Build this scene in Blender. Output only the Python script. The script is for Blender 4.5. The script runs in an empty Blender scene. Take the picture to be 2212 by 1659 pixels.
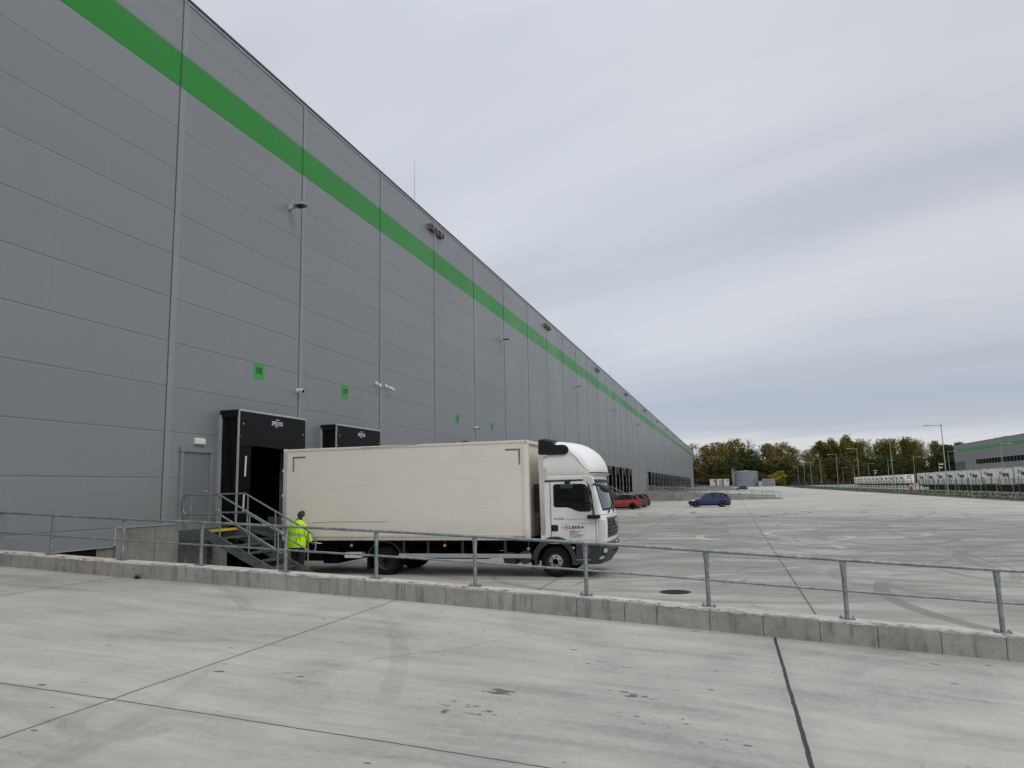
import bpy, math, random
from mathutils import Vector, Matrix, Euler
S = bpy.context.scene
COL = S.collection
R = math.radians
random.seed(7)

# ------------------------------------------------------------------ camera
cam_d = bpy.data.cameras.new('camera')
cam = bpy.data.objects.new('camera', cam_d); COL.objects.link(cam); S.camera = cam
cam_d.sensor_width = 36; cam_d.lens = 36 * 1578 / 2212
cam_d.clip_start = 0.1; cam_d.clip_end = 5000
def cam_axes():
    f = 1578.0; r = R(1.25)
    Y = Vector((1577 - 1106, 1045 - 829.5, f)).normalized()
    u = Vector((-math.sin(r), -math.cos(r), 0)); u.z = -(u.dot(Y)) / Y.z; u.normalize()
    X = Y.cross(u)
    rows = (X, Y, u)
    w = lambda v: Vector([a.dot(v) for a in rows])
    return w(Vector((1, 0, 0))), w(Vector((0, -1, 0))), -w(Vector((0, 0, 1)))
a, b, c = cam_axes()
cam.matrix_world = Matrix(((a.x, b.x, c.x, 0), (a.y, b.y, c.y, 0), (a.z, b.z, c.z, 0), (0, 0, 0, 1)))

# ------------------------------------------------------------------ node helper
class N:
    def __init__(s, tree): s.t = tree; s.n = tree.nodes; s.l = tree.links
    def new(s, typ, **kw):
        n = s.n.new(typ)
        for k, v in kw.items(): setattr(n, k, v)
        return n
    def put(s, sock, v):
        if v is None: return
        if isinstance(v, bpy.types.NodeSocket): s.l.new(v, sock)
        else:
            try: sock.default_value = v
            except Exception: sock.default_value = (*v, 1)[:4]
    def m(s, op, a, b=None, c=None, clamp=False):
        n = s.new('ShaderNodeMath', operation=op); n.use_clamp = clamp
        for i, v in enumerate((a, b, c)): s.put(n.inputs[i], v)
        return n.outputs[0]
    def vm(s, op, a, b=None):
        n = s.new('ShaderNodeVectorMath', operation=op)
        s.put(n.inputs[0], a)
        if b is not None: s.put(n.inputs[1], b)
        return n.outputs['Value'] if op in ('LENGTH', 'DISTANCE', 'DOT_PRODUCT') else n.outputs[0]
    def noise(s, vec, scale, detail=4, rough=0.5, dist=0.0, out=0):
        n = s.new('ShaderNodeTexNoise'); s.put(n.inputs['Vector'], vec)
        n.inputs['Scale'].default_value = scale; n.inputs['Detail'].default_value = detail
        n.inputs['Roughness'].default_value = rough; n.inputs['Distortion'].default_value = dist
        return n.outputs[out]
    def ramp(s, fac, stops):
        n = s.new('ShaderNodeValToRGB'); s.put(n.inputs[0], fac)
        e = n.color_ramp.elements
        e.remove(e[1]); C4 = lambda c: (*c, 1) if not isinstance(c, (int, float)) else (c, c, c, 1)
        e[0].position = stops[0][0]; e[0].color = C4(stops[0][1])
        for p, c in stops[1:]:
            el = e.new(p); el.color = C4(c)
        return n.outputs[0]
    def step(s, v, lo, hi, a=0.0, b=1.0):
        n = s.new('ShaderNodeMapRange', interpolation_type='SMOOTHSTEP')
        s.put(n.inputs[0], v); n.inputs[1].default_value = lo; n.inputs[2].default_value = hi
        n.inputs[3].default_value = a; n.inputs[4].default_value = b
        return n.outputs[0]
    def mix(s, fac, a, b, mode='MIX'):
        n = s.new('ShaderNodeMix', data_type='RGBA', blend_type=mode)
        s.put(n.inputs[0], fac); s.put(n.inputs[6], a); s.put(n.inputs[7], b)
        return n.outputs[2]
    def comb(s, x, y, z):
        n = s.new('ShaderNodeCombineXYZ')
        for i, v in enumerate((x, y, z)): s.put(n.inputs[i], v)
        return n.outputs[0]
    def sep(s, v):
        n = s.new('ShaderNodeSeparateXYZ'); s.put(n.inputs[0], v); return n.outputs
    def pos(s): return s.new('ShaderNodeNewGeometry').outputs['Position']
    def obj(s): return s.new('ShaderNodeTexCoord').outputs['Object']
    def mul(s, v, k): return s.vm('MULTIPLY', v, k)

def base_mat(name, rough=0.6, metal=0.0, spec=None):
    m = bpy.data.materials.new(name); m.use_nodes = True
    n = N(m.node_tree); b = m.node_tree.nodes['Principled BSDF']
    b.inputs['Roughness'].default_value = rough; b.inputs['Metallic'].default_value = metal
    if spec is not None: b.inputs['Specular IOR Level'].default_value = spec
    return m, n, b
def bump(n, b, h, strength=0.3, dist=0.02):
    bn = n.new('ShaderNodeBump'); bn.inputs['Strength'].default_value = strength; bn.inputs['Distance'].default_value = dist
    n.l.new(h, bn.inputs['Height']); n.l.new(bn.outputs[0], b.inputs['Normal'])

# ------------------------------------------------------------------ world
SUN_EL, SUN_AZ = 48, 118          # azimuth measured clockwise from +Y towards +X
W = bpy.data.worlds.new('World'); S.world = W; W.use_nodes = True
n = N(W.node_tree); bg = W.node_tree.nodes['Background']
d = n.new('ShaderNodeTexCoord').outputs['Generated']
dx, dy, dz = n.sep(d)[0:3]
sky = n.new('ShaderNodeTexSky', sky_type='NISHITA'); sky.sun_disc = False
sky.sun_elevation = R(SUN_EL); sky.sun_rotation = R(SUN_AZ); sky.air_density = 1.0; sky.dust_density = 2.0
zc = n.m('MAXIMUM', dz, 0.0)
pz = n.m('ADD', zc, 0.10)
cp = n.comb(n.m('DIVIDE', dx, pz), n.m('DIVIDE', dy, pz), 0.0)
rot = n.new('ShaderNodeVectorRotate'); n.put(rot.inputs['Vector'], cp); rot.inputs['Angle'].default_value = R(24)
cps = n.mul(rot.outputs[0], (0.34, 1.0, 1.0))
n1 = n.noise(cps, 0.55, 5, 0.46, 0.3)
n2 = n.noise(n.vm('ADD', cps, (7.3, 2.1, 0)), 1.9, 5, 0.55, 0.3)
cl = n.m('ADD', n.m('MULTIPLY', n1, 0.80), n.m('MULTIPLY', n2, 0.20))
ry = n.m('ADD', n.sep(rot.outputs[0])[1], n.m('MULTIPLY', n.m('SUBTRACT', n1, 0.5), 0.9))
cl = n.m('SUBTRACT', cl, n.m('MULTIPLY', n.step(n.m('ABSOLUTE', n.m('SUBTRACT', ry, 2.08)), 0.0, 0.42, 1, 0), 0.085))
cl = n.m('SUBTRACT', cl, n.m('MULTIPLY', n.step(n.m('ABSOLUTE', n.m('SUBTRACT', ry, 3.6)), 0.0, 0.7, 1, 0), 0.06))
cl = n.m('ADD', cl, n.m('MULTIPLY', n.step(ry, 0.9, 1.8, 1, 0), 0.03))
ccol = n.ramp(cl, [(0.36, (0.375, 0.40, 0.445)), (0.46, (0.45, 0.475, 0.52)), (0.55, (0.51, 0.535, 0.575)), (0.68, (0.59, 0.62, 0.655))])
# blue band and pale strip just above the horizon
low = n.m('ADD', zc, n.m('MULTIPLY', n.m('SUBTRACT', n2, 0.5), 0.035))
band = n.ramp(low, [(0.0, (0.54, 0.55, 0.56)), (0.050, (0.545, 0.56, 0.58)), (0.070, (0.385, 0.42, 0.475)), (0.10, (0.34, 0.385, 0.45)), (0.14, (0.36, 0.395, 0.45)), (0.24, (0.42, 0.44, 0.48))])
fb = n.step(low, 0.07, 0.24)
col = n.mix(fb, band, ccol)
nis = n.mul(sky.outputs[0], (0.10, 0.10, 0.10))
col = n.mix(0.06, col, nis)
gain = n.step(zc, 0.52, 0.95, 1.0, 2.1)
br = n.vm('DOT_PRODUCT', d, (-0.28, 0.86, 0.42)); gain = n.m('MULTIPLY', gain, n.step(br, 0.84, 1.0, 1.0, 1.10))
vmul = n.new('ShaderNodeVectorMath', operation='SCALE'); n.l.new(col, vmul.inputs[0]); n.l.new(gain, vmul.inputs['Scale'])
n.l.new(vmul.outputs[0], bg.inputs['Color']); bg.inputs['Strength'].default_value = 1.0

sd = bpy.data.lights.new('sun', 'SUN'); sd.energy = 0.7; sd.angle = R(24); sd.color = (1.0, 0.96, 0.9)
sun = bpy.data.objects.new('sun', sd); COL.objects.link(sun)
sun.rotation_euler = Vector((math.sin(R(SUN_AZ)) * math.cos(R(SUN_EL)), math.cos(R(SUN_AZ)) * math.cos(R(SUN_EL)), math.sin(R(SUN_EL)))).to_track_quat('Z', 'Y').to_euler()
S.view_settings.view_transform = 'Standard'; S.view_settings.look = 'None'
S.view_settings.exposure = 0.34; S.view_settings.gamma = 1.0

# ------------------------------------------------------------------ mesh helpers
class MB:
    def __init__(s): s.v = []; s.f = []; s.mi = []; s.cur = 0
    def add(s, vs, fs):
        o = len(s.v); s.v += [tuple(v) for v in vs]
        for f in fs: s.f.append(tuple(i + o for i in f)); s.mi.append(s.cur)
        return s
    def box(s, x0, x1, y0, y1, z0, z1):
        vs = [(x, y, z) for x in (x0, x1) for y in (y0, y1) for z in (z0, z1)]
        return s.add(vs, [(0, 1, 3, 2), (4, 6, 7, 5), (0, 4, 5, 1), (2, 3, 7, 6), (0, 2, 6, 4), (1, 5, 7, 3)])
    def tube(s, pts, r, seg=10, caps=True, squash=None):
        pts = [Vector(p) for p in pts]; rs = r if isinstance(r, (list, tuple)) else [r] * len(pts)
        vs = []; fs = []; prev = None
        for i, p in enumerate(pts):
            if i == 0: t = pts[1] - p
            elif i == len(pts) - 1: t = p - pts[i - 1]
            else: t = (pts[i + 1] - p).normalized() + (p - pts[i - 1]).normalized()
            t.normalize()
            if prev is None:
                ref = Vector((0, 0, 1)) if abs(t.z) < 0.9 else Vector((1, 0, 0))
                a = t.cross(ref).normalized()
            else: a = (prev - t * prev.dot(t)).normalized()
            prev = a; b = t.cross(a)
            for k in range(seg):
                an = 2 * math.pi * k / seg
                vs.append(p + a * math.cos(an) * rs[i] + b * math.sin(an) * rs[i])
        for i in range(len(pts) - 1):
            for k in range(seg):
                k2 = (k + 1) % seg
                fs.append((i * seg + k, i * seg + k2, (i + 1) * seg + k2, (i + 1) * seg + k))
        if caps:
            fs.append(tuple(range(seg))[::-1]); fs.append(tuple((len(pts) - 1) * seg + k for k in range(seg)))
        return s.add(vs, fs)
    def prism(s, poly, axis, a0, a1):
        """poly in the two other axes, extruded along axis from a0 to a1"""
        def P(u, v, w):
            return {'x': (w, u, v), 'y': (u, w, v), 'z': (u, v, w)}[axis]
        k = len(poly)
        vs = [P(u, v, a0) for u, v in poly] + [P(u, v, a1) for u, v in poly]
        fs = [tuple(range(k))[::-1], tuple(range(k, 2 * k))] + [(i, (i + 1) % k, k + (i + 1) % k, k + i) for i in range(k)]
        return s.add(vs, fs)
    def loft(s, rings, closed=True, caps=False):
        k = len(rings[0]); vs = [p for r in rings for p in r]; fs = []
        for i in range(len(rings) - 1):
            for j in range(k if closed else k - 1):
                j2 = (j + 1) % k
                fs.append((i * k + j, i * k + j2, (i + 1) * k + j2, (i + 1) * k + j))
        if caps:
            fs.append(tuple(range(k))[::-1]); fs.append(tuple((len(rings) - 1) * k + j for j in range(k)))
        return s.add(vs, fs)
    def disc_y(s, cx, cz, y0, y1, r0, r1, seg=28, inner0=0, inner1=0):
        """solid ring around the y axis between y0 and y1"""
        rings = []
        for (y, r) in ((y0, inner0), (y0, r0), (y1, r1), (y1, inner1)):
            rings.append([(cx + r * math.cos(2 * math.pi * k / seg), y, cz + r * math.sin(2 * math.pi * k / seg)) for k in range(seg)])
        if inner0 > 0: rings.append(rings[0])
        return s.loft(rings)
    def lathe_y(s, cx, cz, prof, seg=28):
        rings = [[(cx + r * math.cos(2 * math.pi * k / seg), y, cz + r * math.sin(2 * math.pi * k / seg)) for k in range(seg)] for y, r in prof]
        return s.loft(rings)
    def build(s, name, mats, parent=None, smooth=None, bev=None, org=None):
        me = bpy.data.meshes.new(name)
        if org is None and parent is not None: org = parent['_org'] if '_org' in parent else (0, 0, 0)
        if org is None: org = (0, 0, 0)
        me.from_pydata([(x - org[0], y - org[1], z - org[2]) for x, y, z in s.v], [], s.f)
        if not isinstance(mats, (list, tuple)): mats = [mats]
        for m in mats: me.materials.append(m)
        if len(mats) > 1: me.polygons.foreach_set('material_index', s.mi)
        me.update()
        if smooth is not None:
            me.polygons.foreach_set('use_smooth', [True] * len(me.polygons)); me.set_sharp_from_angle(angle=R(smooth))
        o = bpy.data.objects.new(name, me); COL.objects.link(o)
        if parent is not None: o.parent = parent; o['_org'] = list(org)
        else: o.location = org; o['_org'] = list(org)
        if bev:
            b = o.modifiers.new('bevel', 'BEVEL'); b.width = bev; b.segments = 2; b.limit_method = 'ANGLE'; b.angle_limit = R(40)
        return o

def thing(name, org, label, cat, group=None):
    o = bpy.data.objects.new(name, None); COL.objects.link(o); o.location = org; o['_org'] = list(org)
    o.empty_display_size = 0.3
    o['label'] = label; o['category'] = cat
    if group: o['group'] = group
    return o
def tag(o, label, cat, group=None, kind=None):
    if label: o['label'] = label
    if cat: o['category'] = cat
    if group: o['group'] = group
    if kind: o['kind'] = kind
    return o
KIDS = {}
def copy_tree(o, loc=None, rz=None, label=None, group=None, scale=None, parent=None):
    kids = {}
    for x in bpy.data.objects:
        if x.parent: kids.setdefault(x.parent.name, []).append(x)
    def rec(src, par):
        c = src.copy(); COL.objects.link(c)
        if par is not None: c.parent = par
        for ch in kids.get(src.name, []): rec(ch, c)
        return c
    c = rec(o, parent)
    if loc is not None: c.location = loc
    if rz is not None: c.rotation_euler[2] = rz
    if scale is not None: c.scale = scale
    if label: c['label'] = label
    if group: c['group'] = group
    return c
ORD = ['first', 'second', 'third', 'fourth', 'fifth', 'sixth', 'seventh', 'eighth', 'ninth', 'tenth', 'eleventh', 'twelfth', 'thirteenth', 'fourteenth', 'fifteenth', 'sixteenth', 'seventeenth', 'eighteenth', 'nineteenth', 'twentieth', 'twenty first', 'twenty second', 'twenty third', 'twenty fourth', 'twenty fifth', 'twenty sixth', 'twenty seventh', 'twenty eighth', 'twenty ninth', 'thirtieth']
def text_mesh(name, txt, size, mat, parent, origin, xdir, ydir, depth=0.003, align='LEFT', sx=1.0, bold=0.0, shear=0.0):
    """flat lettering: xdir = reading direction, ydir = up"""
    cu = bpy.data.curves.new('letters', 'FONT'); cu.body = txt; cu.size = size; cu.extrude = depth; cu.align_x = align
    cu.offset = bold; cu.shear = shear; cu.resolution_u = 3
    tmp = bpy.data.objects.new('letters', cu); COL.objects.link(tmp)
    dg = bpy.context.evaluated_depsgraph_get(); dg.update()
    me = bpy.data.meshes.new_from_object(tmp.evaluated_get(dg)); bpy.data.objects.remove(tmp); bpy.data.curves.remove(cu)
    X = Vector(xdir).normalized(); Y = Vector(ydir).normalized(); Z = X.cross(Y)
    M = Matrix(((X.x, Y.x, Z.x), (X.y, Y.y, Z.y), (X.z, Y.z, Z.z)))
    org = parent['_org'] if parent is not None else (0, 0, 0)
    for v in me.vertices:
        p = M @ Vector((v.co.x * sx, v.co.y, v.co.z)) + Vector(origin) - Vector(org); v.co = p
    me.materials.clear(); me.materials.append(mat); me.name = name
    o = bpy.data.objects.new(name, me); COL.objects.link(o); o.parent = parent; o['_org'] = list(org)
    return o

# ------------------------------------------------------------------ materials
def simple(name, col, rough=0.6, metal=0.0, var=0.10, scale=3.0, spec=None, streak=None, bmp=0.0):
    m, n, b = base_mat(name, rough, metal, spec)
    p = n.obj()
    v = n.noise(n.mul(p, streak) if streak else p, scale, 5, 0.6)
    lo = [c * (1 - var) for c in col]; hi = [min(1, c * (1 + var)) for c in col]
    n.l.new(n.ramp(v, [(0.3, tuple(lo)), (0.7, tuple(hi))]), b.inputs['Base Color'])
    n.l.new(n.m('ADD', n.m('MULTIPLY', v, 0.2), rough - 0.1), b.inputs['Roughness'])
    if bmp: bump(n, b, n.noise(p, scale * 6, 3), bmp, 0.01)
    return m
M = {}
M['black'] = simple('black_plastic', (0.010, 0.011, 0.012), 0.5, spec=0.3)
M['blackfab'] = simple('black_pvc_curtain', (0.0045, 0.005, 0.005), 0.6, var=0.25, scale=1.5, bmp=0.3, spec=0.12)
M['hood'] = simple('black_hood_fabric', (0.0075, 0.008, 0.009), 0.6, var=0.25, scale=1.2, spec=0.15)
M['dark'] = simple('dark_parts_and_shade', (0.005, 0.005, 0.005), 0.9, var=0.4, spec=0.1)  # underbody parts, gaps, and black boxes that stand for shade
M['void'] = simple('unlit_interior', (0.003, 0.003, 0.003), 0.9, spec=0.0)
M['tyre'] = simple('tyre_rubber', (0.010, 0.010, 0.010), 0.85, var=0.3, scale=8, spec=0.2)
M['alu'] = simple('aluminium', (0.42, 0.43, 0.44), 0.45, 0.35, var=0.12, scale=6)
M['ltgrey'] = simple('light_grey_frame', (0.30, 0.32, 0.335), 0.5, 0.1, var=0.1)
M['door'] = simple('grey_door_paint', (0.145, 0.160, 0.172), 0.45, var=0.03)
M['white'] = simple('white_plastic', (0.62, 0.62, 0.60), 0.5, var=0.05)
M['door_fr'] = simple('grey_frame_paint', (0.19, 0.20, 0.21), 0.45, var=0.05)
M['yellow'] = simple('yellow_nosing', (0.60, 0.40, 0.02), 0.6, var=0.15, scale=12)
M['orange'] = simple('amber_lens', (0.75, 0.22, 0.03), 0.3, var=0.1)
M['red'] = simple('hydrant_red', (0.42, 0.05, 0.03), 0.5)
M['wood'] = simple('pallet_wood', (0.10, 0.075, 0.05), 0.8, var=0.3, scale=5)
M['pole'] = simple('galvanised_lamp_pole', (0.30, 0.31, 0.31), 0.5, 0.2)
M['fence'] = simple('dark_green_fence', (0.014, 0.022, 0.020), 0.6)
M['rust'] = simple('rusty_weld', (0.15, 0.06, 0.03), 0.8, var=0.4, scale=30)

def galv(name, k=1.0):
    m, n, b = base_mat(name, 0.42, 0.55)
    p = n.obj()
    v = n.noise(p, 26, 4, 0.65); v2 = n.noise(p, 4, 4, 0.6)
    t = n.m('ADD', n.m('MULTIPLY', v, 0.6), n.m('MULTIPLY', v2, 0.4))
    n.l.new(n.ramp(t, [(0.35, (0.13 * k, 0.155 * k, 0.158 * k)), (0.5, (0.225 * k, 0.258 * k, 0.258 * k)), (0.65, (0.38 * k, 0.415 * k, 0.41 * k))]), b.inputs['Base Color'])
    n.l.new(n.step(v, 0.3, 0.7, 0.3, 0.6), b.inputs['Roughness'])
    bump(n, b, v, 0.35, 0.004)
    return m
M['galv'] = galv('galvanised_steel'); M['galv_d'] = galv('weathered_galvanised_steel', 0.55)

# cladding: horizontal panel joints, green band, joints every 6 m are strips of their own
def cladding(name, joints=True, col=(0.225, 0.235, 0.245)):
    m, n, b = base_mat(name, 0.42, 0.25)
    p = n.pos(); px, py, pz = n.sep(p)[0:3]
    big = n.noise(n.mul(p, (1, 1, 0.6)), 0.22, 3, 0.5)
    panel = n.new('ShaderNodeTexWhiteNoise', noise_dimensions='2D')
    u = n.m('FLOOR', n.m('DIVIDE', n.m('SUBTRACT', py, 15.4), 6.0)); v = n.m('FLOOR', n.m('DIVIDE', n.m('SUBTRACT', pz, 0.46), 1.172))
    n.l.new(n.comb(u, v, 0), panel.inputs['Vector'])
    fine = n.noise(n.mul(p, (1, 0.6, 6)), 1.6, 5, 0.6)
    drip = n.noise(n.mul(p, (1, 5.0, 0.12)), 1.1, 4, 0.6)
    k = n.m('ADD', 0.93, n.m('ADD', n.m('MULTIPLY', big, 0.08), n.m('ADD', n.m('MULTIPLY', panel.outputs[0], 0.05), n.m('MULTIPLY', fine, 0.03))))
    k = n.m('MULTIPLY', k, n.step(drip, 0.55, 0.8, 1.0, 1.06))
    g = n.m('MULTIPLY', n.m('GREATER_THAN', pz, 11.05), n.m('LESS_THAN', pz, 12.05))
    c = n.mix(g, col, (0.010, 0.225, 0.018))
    sc = n.new('ShaderNodeVectorMath', operation='SCALE'); n.l.new(c, sc.inputs[0]); n.l.new(k, sc.inputs['Scale'])
    c = sc.outputs[0]
    # two rows above the band, the band itself, then equal rows down
    rows = n.m('ABSOLUTE', n.m('SUBTRACT', n.m('MODULO', n.m('ADD', n.m('SUBTRACT', pz, 0.46), 11.72 + 0.586), 1.172), 0.586))
    rows = n.m('ADD', rows, n.m('MULTIPLY', n.m('GREATER_THAN', pz, 10.4), 9))
    for zz in (11.05, 12.05, 12.87):
        rows = n.m('MINIMUM', rows, n.m('ABSOLUTE', n.m('SUBTRACT', pz, zz)))
    if joints:
        line = n.step(rows, 0.006, 0.012, 1.0, 0.0)
        c = n.mix(n.m('MULTIPLY', line, 0.46), c, (0.04, 0.042, 0.045))
        groove = n.step(rows, 0.0, 0.03, 0.0, 1.0)
        bump(n, b, n.m('ADD', groove, n.m('ADD', n.m('MULTIPLY', fine, 0.05), n.m('MULTIPLY', n.noise(n.mul(p, (1, 0.35, 1.4)), 0.9, 2, 0.5), 1.6))), 0.5, 0.01)
    n.l.new(c, b.inputs['Base Color'])
    n.l.new(n.step(big, 0.3, 0.7, 0.36, 0.46), b.inputs['Roughness'])
    return m
M['clad'] = cladding('grey_metal_cladding')
M['strip'] = cladding('grey_cover_strip', False, (0.25, 0.26, 0.27))
M['coping'] = simple('dark_roof_edge', (0.035, 0.038, 0.042), 0.45, 0.2)

def concrete(name, col, k=1.0, stains=0.3, drip=True):
    m, n, b = base_mat(name, 0.85)
    p = n.pos()
    a = n.noise(p, 0.9, 6, 0.6); f = n.noise(p, 9, 6, 0.65); f2 = n.noise(p, 60, 3, 0.6)
    c = n.ramp(n.m('ADD', n.m('MULTIPLY', a, 0.55), n.m('MULTIPLY', f, 0.45)), [(0.33, tuple(x * 0.66 for x in col)), (0.48, tuple(x * 0.93 for x in col)), (0.56, tuple(x * 1.06 for x in col)), (0.68, tuple(x * 1.22 for x in col))])
    if drip:
        dr = n.noise(n.mul(p, (3.2, 3.2, 0.5)), 2.0, 5, 0.65)
        c = n.mix(n.step(dr, 0.52, 0.66, 0, stains), c, tuple(x * 0.30 for x in col))
    pit = n.step(n.noise(p, 34, 2, 0.5), 0.66, 0.74)
    c = n.mix(n.m('MULTIPLY', pit, 0.55), c, tuple(x * 0.25 for x in col))
    n.l.new(c, b.inputs['Base Color'])
    bump(n, b, n.m('ADD', f, n.m('MULTIPLY', f2, 0.4)), 0.35, 0.01)
    return m
M['conc'] = concrete('cast_concrete', (0.215, 0.21, 0.185))
M['kerb'] = concrete('stained_kerb_concrete', (0.315, 0.305, 0.28), stains=0.5)
M['kerbtop'] = concrete('beige_kerb_coating', (0.50, 0.44, 0.345), drip=False)
def chipped():
    m, n, b = base_mat('chipped_mortar_edge', 0.9)
    p = n.pos(); v = n.noise(n.mul(p, (1, 3, 3)), 7, 6, 0.7)
    n.l.new(n.ramp(v, [(0.40, (0.14, 0.13, 0.115)), (0.45, (0.46, 0.44, 0.40)), (0.7, (0.66, 0.645, 0.61))]), b.inputs['Base Color'])
    bump(n, b, v, 0.6, 0.02); return m
M['chip'] = chipped()

def paving(name, col, xj, yj, arcs, seed, splats=(), cracks=(), fine=1.0, jw=0.012, dots=(), kc=1.0, dirt=None, pale=()):
    m, n, b = base_mat(name, 0.72, 0.0, 0.35)
    p = n.pos(); px, py, pz = n.sep(p)[0:3]
    q = n.vm('ADD', p, (seed, seed * 0.7, 0))
    big = n.noise(q, 0.10, 5, 0.6, 0.4); mid = n.noise(q, 0.7, 6, 0.62, 0.6); f = n.noise(q, 14, 5, 0.65); grit = n.noise(q, 90, 2, 0.6)
    # broom strokes and dirt dragged across
    wob = n.noise(q, 0.25, 3, 0.5, 0.0, 1)
    qs = n.vm('ADD', q, n.mul(wob, (0.8, 0.8, 0)))
    st1 = n.noise(n.mul(qs, (0.16, 1.7, 1)), 1.5, 6, 0.68); st2 = n.noise(n.mul(qs, (0.5, 5.0, 1)), 1.5, 5, 0.7)
    t = n.m('ADD', n.m('MULTIPLY', big, 0.30), n.m('ADD', n.m('MULTIPLY', mid, 0.24), n.m('ADD', n.m('MULTIPLY', st1, 0.26), n.m('ADD', n.m('MULTIPLY', f, 0.12), n.m('MULTIPLY', st2, 0.08)))))
    c = n.ramp(t, [(0.5 - 0.14 / kc, tuple(x * 0.62 for x in col)), (0.5 - 0.04 / kc, tuple(x * 0.87 for x in col)), (0.5 + 0.03 / kc, col), (0.5 + 0.13 / kc, tuple(x * 1.18 for x in col))])
    if dirt:
        dd_ = n.vm('LENGTH', n.mul(n.vm('SUBTRACT', n.vm('ADD', n.comb(px, py, 0), n.mul(n.noise(p, 0.05, 3, 0.5, 0, 1), (14, 14, 0))), (dirt[0] + 7, dirt[1] + 7, 0)), (1 / dirt[2], 1 / dirt[3], 0)))
        c = n.mix(n.m('MULTIPLY', n.step(dd_, 0.5, 1.15, dirt[4], 0.0), n.step(n.noise(n.mul(qs, (0.3, 0.8, 1)), 0.8, 6, 0.72), 0.38, 0.60, 0.35, 1.2)), c, (0.10, 0.094, 0.083))
    c = n.mix(n.m('MULTIPLY', grit, 0.12), c, tuple(x * 0.5 for x in col))
    # curved tyre marks
    fields = [n.noise(n.vm('ADD', p, (31.0 * i, 17.0 * i, 0)), 0.22 + 0.06 * i, 3, 0.6) for i in range(5)]
    tot = None
    for ai, (cx, cy, r, w, s, lo) in enumerate(arcs):
        d = n.m('ABSOLUTE', n.m('SUBTRACT', n.vm('LENGTH', n.vm('SUBTRACT', n.comb(px, py, 0), (cx, cy, 0))), r))
        rib = n.step(n.m('ABSOLUTE', n.m('SUBTRACT', n.m('MODULO', n.m('ADD', d, 10), w * 0.52), w * 0.26)), 0.0, w * 0.12, 0.55, 1.0)
        mk = n.m('MULTIPLY', n.m('MULTIPLY', n.step(d, w * 0.7, w, 1, 0), rib), n.m('MULTIPLY', n.step(fields[ai % 5], lo, lo + 0.10), s))
        tot = mk if tot is None else n.m('MAXIMUM', tot, mk)
    if tot is not None:
        c = n.mix(tot, c, tuple(x * 0.38 for x in col))
    for (cx, cy, r, w, s) in pale:
        d = n.m('ABSOLUTE', n.m('SUBTRACT', n.vm('LENGTH', n.vm('SUBTRACT', n.comb(px, py, 0), (cx, cy, 0))), r))
        mk = n.m('MULTIPLY', n.step(d, w * 0.5, w, s, 0), n.step(n.noise(n.vm('ADD', p, (r, cx, 0)), 0.2, 3, 0.6), 0.46, 0.54))
        c = n.mix(mk, c, tuple(min(1, x * 1.45) for x in col))
    # pale scrubbed patches
    c = n.mix(n.step(n.noise(n.mul(qs, (0.3, 1.0, 1)), 0.55, 5, 0.7), 0.57, 0.72, 0, 0.35 * fine), c, tuple(min(1, x * 1.35) for x in col))
    # oil splats
    for (cx, cy, r, dens) in splats:
        d = n.vm('LENGTH', n.mul(n.vm('SUBTRACT', n.comb(px, py, 0), (cx, cy, 0)), (0.55, 1, 1)))
        fall = n.step(d, r * 0.1, r, dens, -0.25)
        sp = n.m('ADD', n.noise(n.mul(n.vm('ADD', q, (r, 0, 0)), (0.65, 1, 1)), 13.0, 3, 0.55), fall)
        c = n.mix(n.step(sp, 0.74, 0.77, 0, 0.78), c, (0.05, 0.048, 0.044))
    if dots:
        vo = n.new('ShaderNodeTexVoronoi', feature='F1'); n.put(vo.inputs['Vector'], n.mul(n.vm('ADD', q, n.mul(wob, (0.25, 0.25, 0))), (0.6, 1, 1))); vo.inputs['Scale'].default_value = dots[0]
        vr = n.new('ShaderNodeSeparateColor'); n.l.new(vo.outputs['Color'], vr.inputs[0])
        rad = n.m('MULTIPLY', n.m('POWER', vr.outputs[0], 6.0), dots[1])
        c = n.mix(n.m('MULTIPLY', n.m('LESS_THAN', vo.outputs['Distance'], rad), 0.72), c, (0.06, 0.058, 0.052))
    # small rust spots
    rs = n.step(n.noise(n.mul(q, (0.5, 1, 1)), 1.1, 4, 0.6, 0.2), 0.74, 0.78, 0, 0.35)
    c = n.mix(rs, c, (0.33, 0.23, 0.12))
    # slab joints
    jn = n.m('MULTIPLY', n.m('SUBTRACT', n.noise(p, 3.0, 4, 0.7), 0.5), 0.03)
    dmin = None
    for xx, w in xj:
        dd = n.m('DIVIDE', n.m('ABSOLUTE', n.m('ADD', n.m('SUBTRACT', px, xx), jn)), w); dmin = dd if dmin is None else n.m('MINIMUM', dmin, dd)
    for yy, w in yj:
        dd = n.m('DIVIDE', n.m('ABSOLUTE', n.m('ADD', n.m('SUBTRACT', py, yy), jn)), w); dmin = dd if dmin is None else n.m('MINIMUM', dmin, dd)
    c = n.mix(n.step(dmin, 0.75, 1.25, 0.96, 0), c, (0.022, 0.020, 0.018))
    halo = n.m('MULTIPLY', n.step(dmin, 1.0, 9.0, 0.16, 0.0), n.m('GREATER_THAN', dmin, 1.2))
    c = n.mix(halo, c, tuple(x * 0.5 for x in col))
    dist2 = n.vm('ADD', n.comb(px, py, 0), n.mul(n.vm('SUBTRACT', n.noise(p, 1.6, 5, 0.7, 0, 1), (0.5, 0.5, 0.5)), (0.35, 0.5, 0)))
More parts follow.
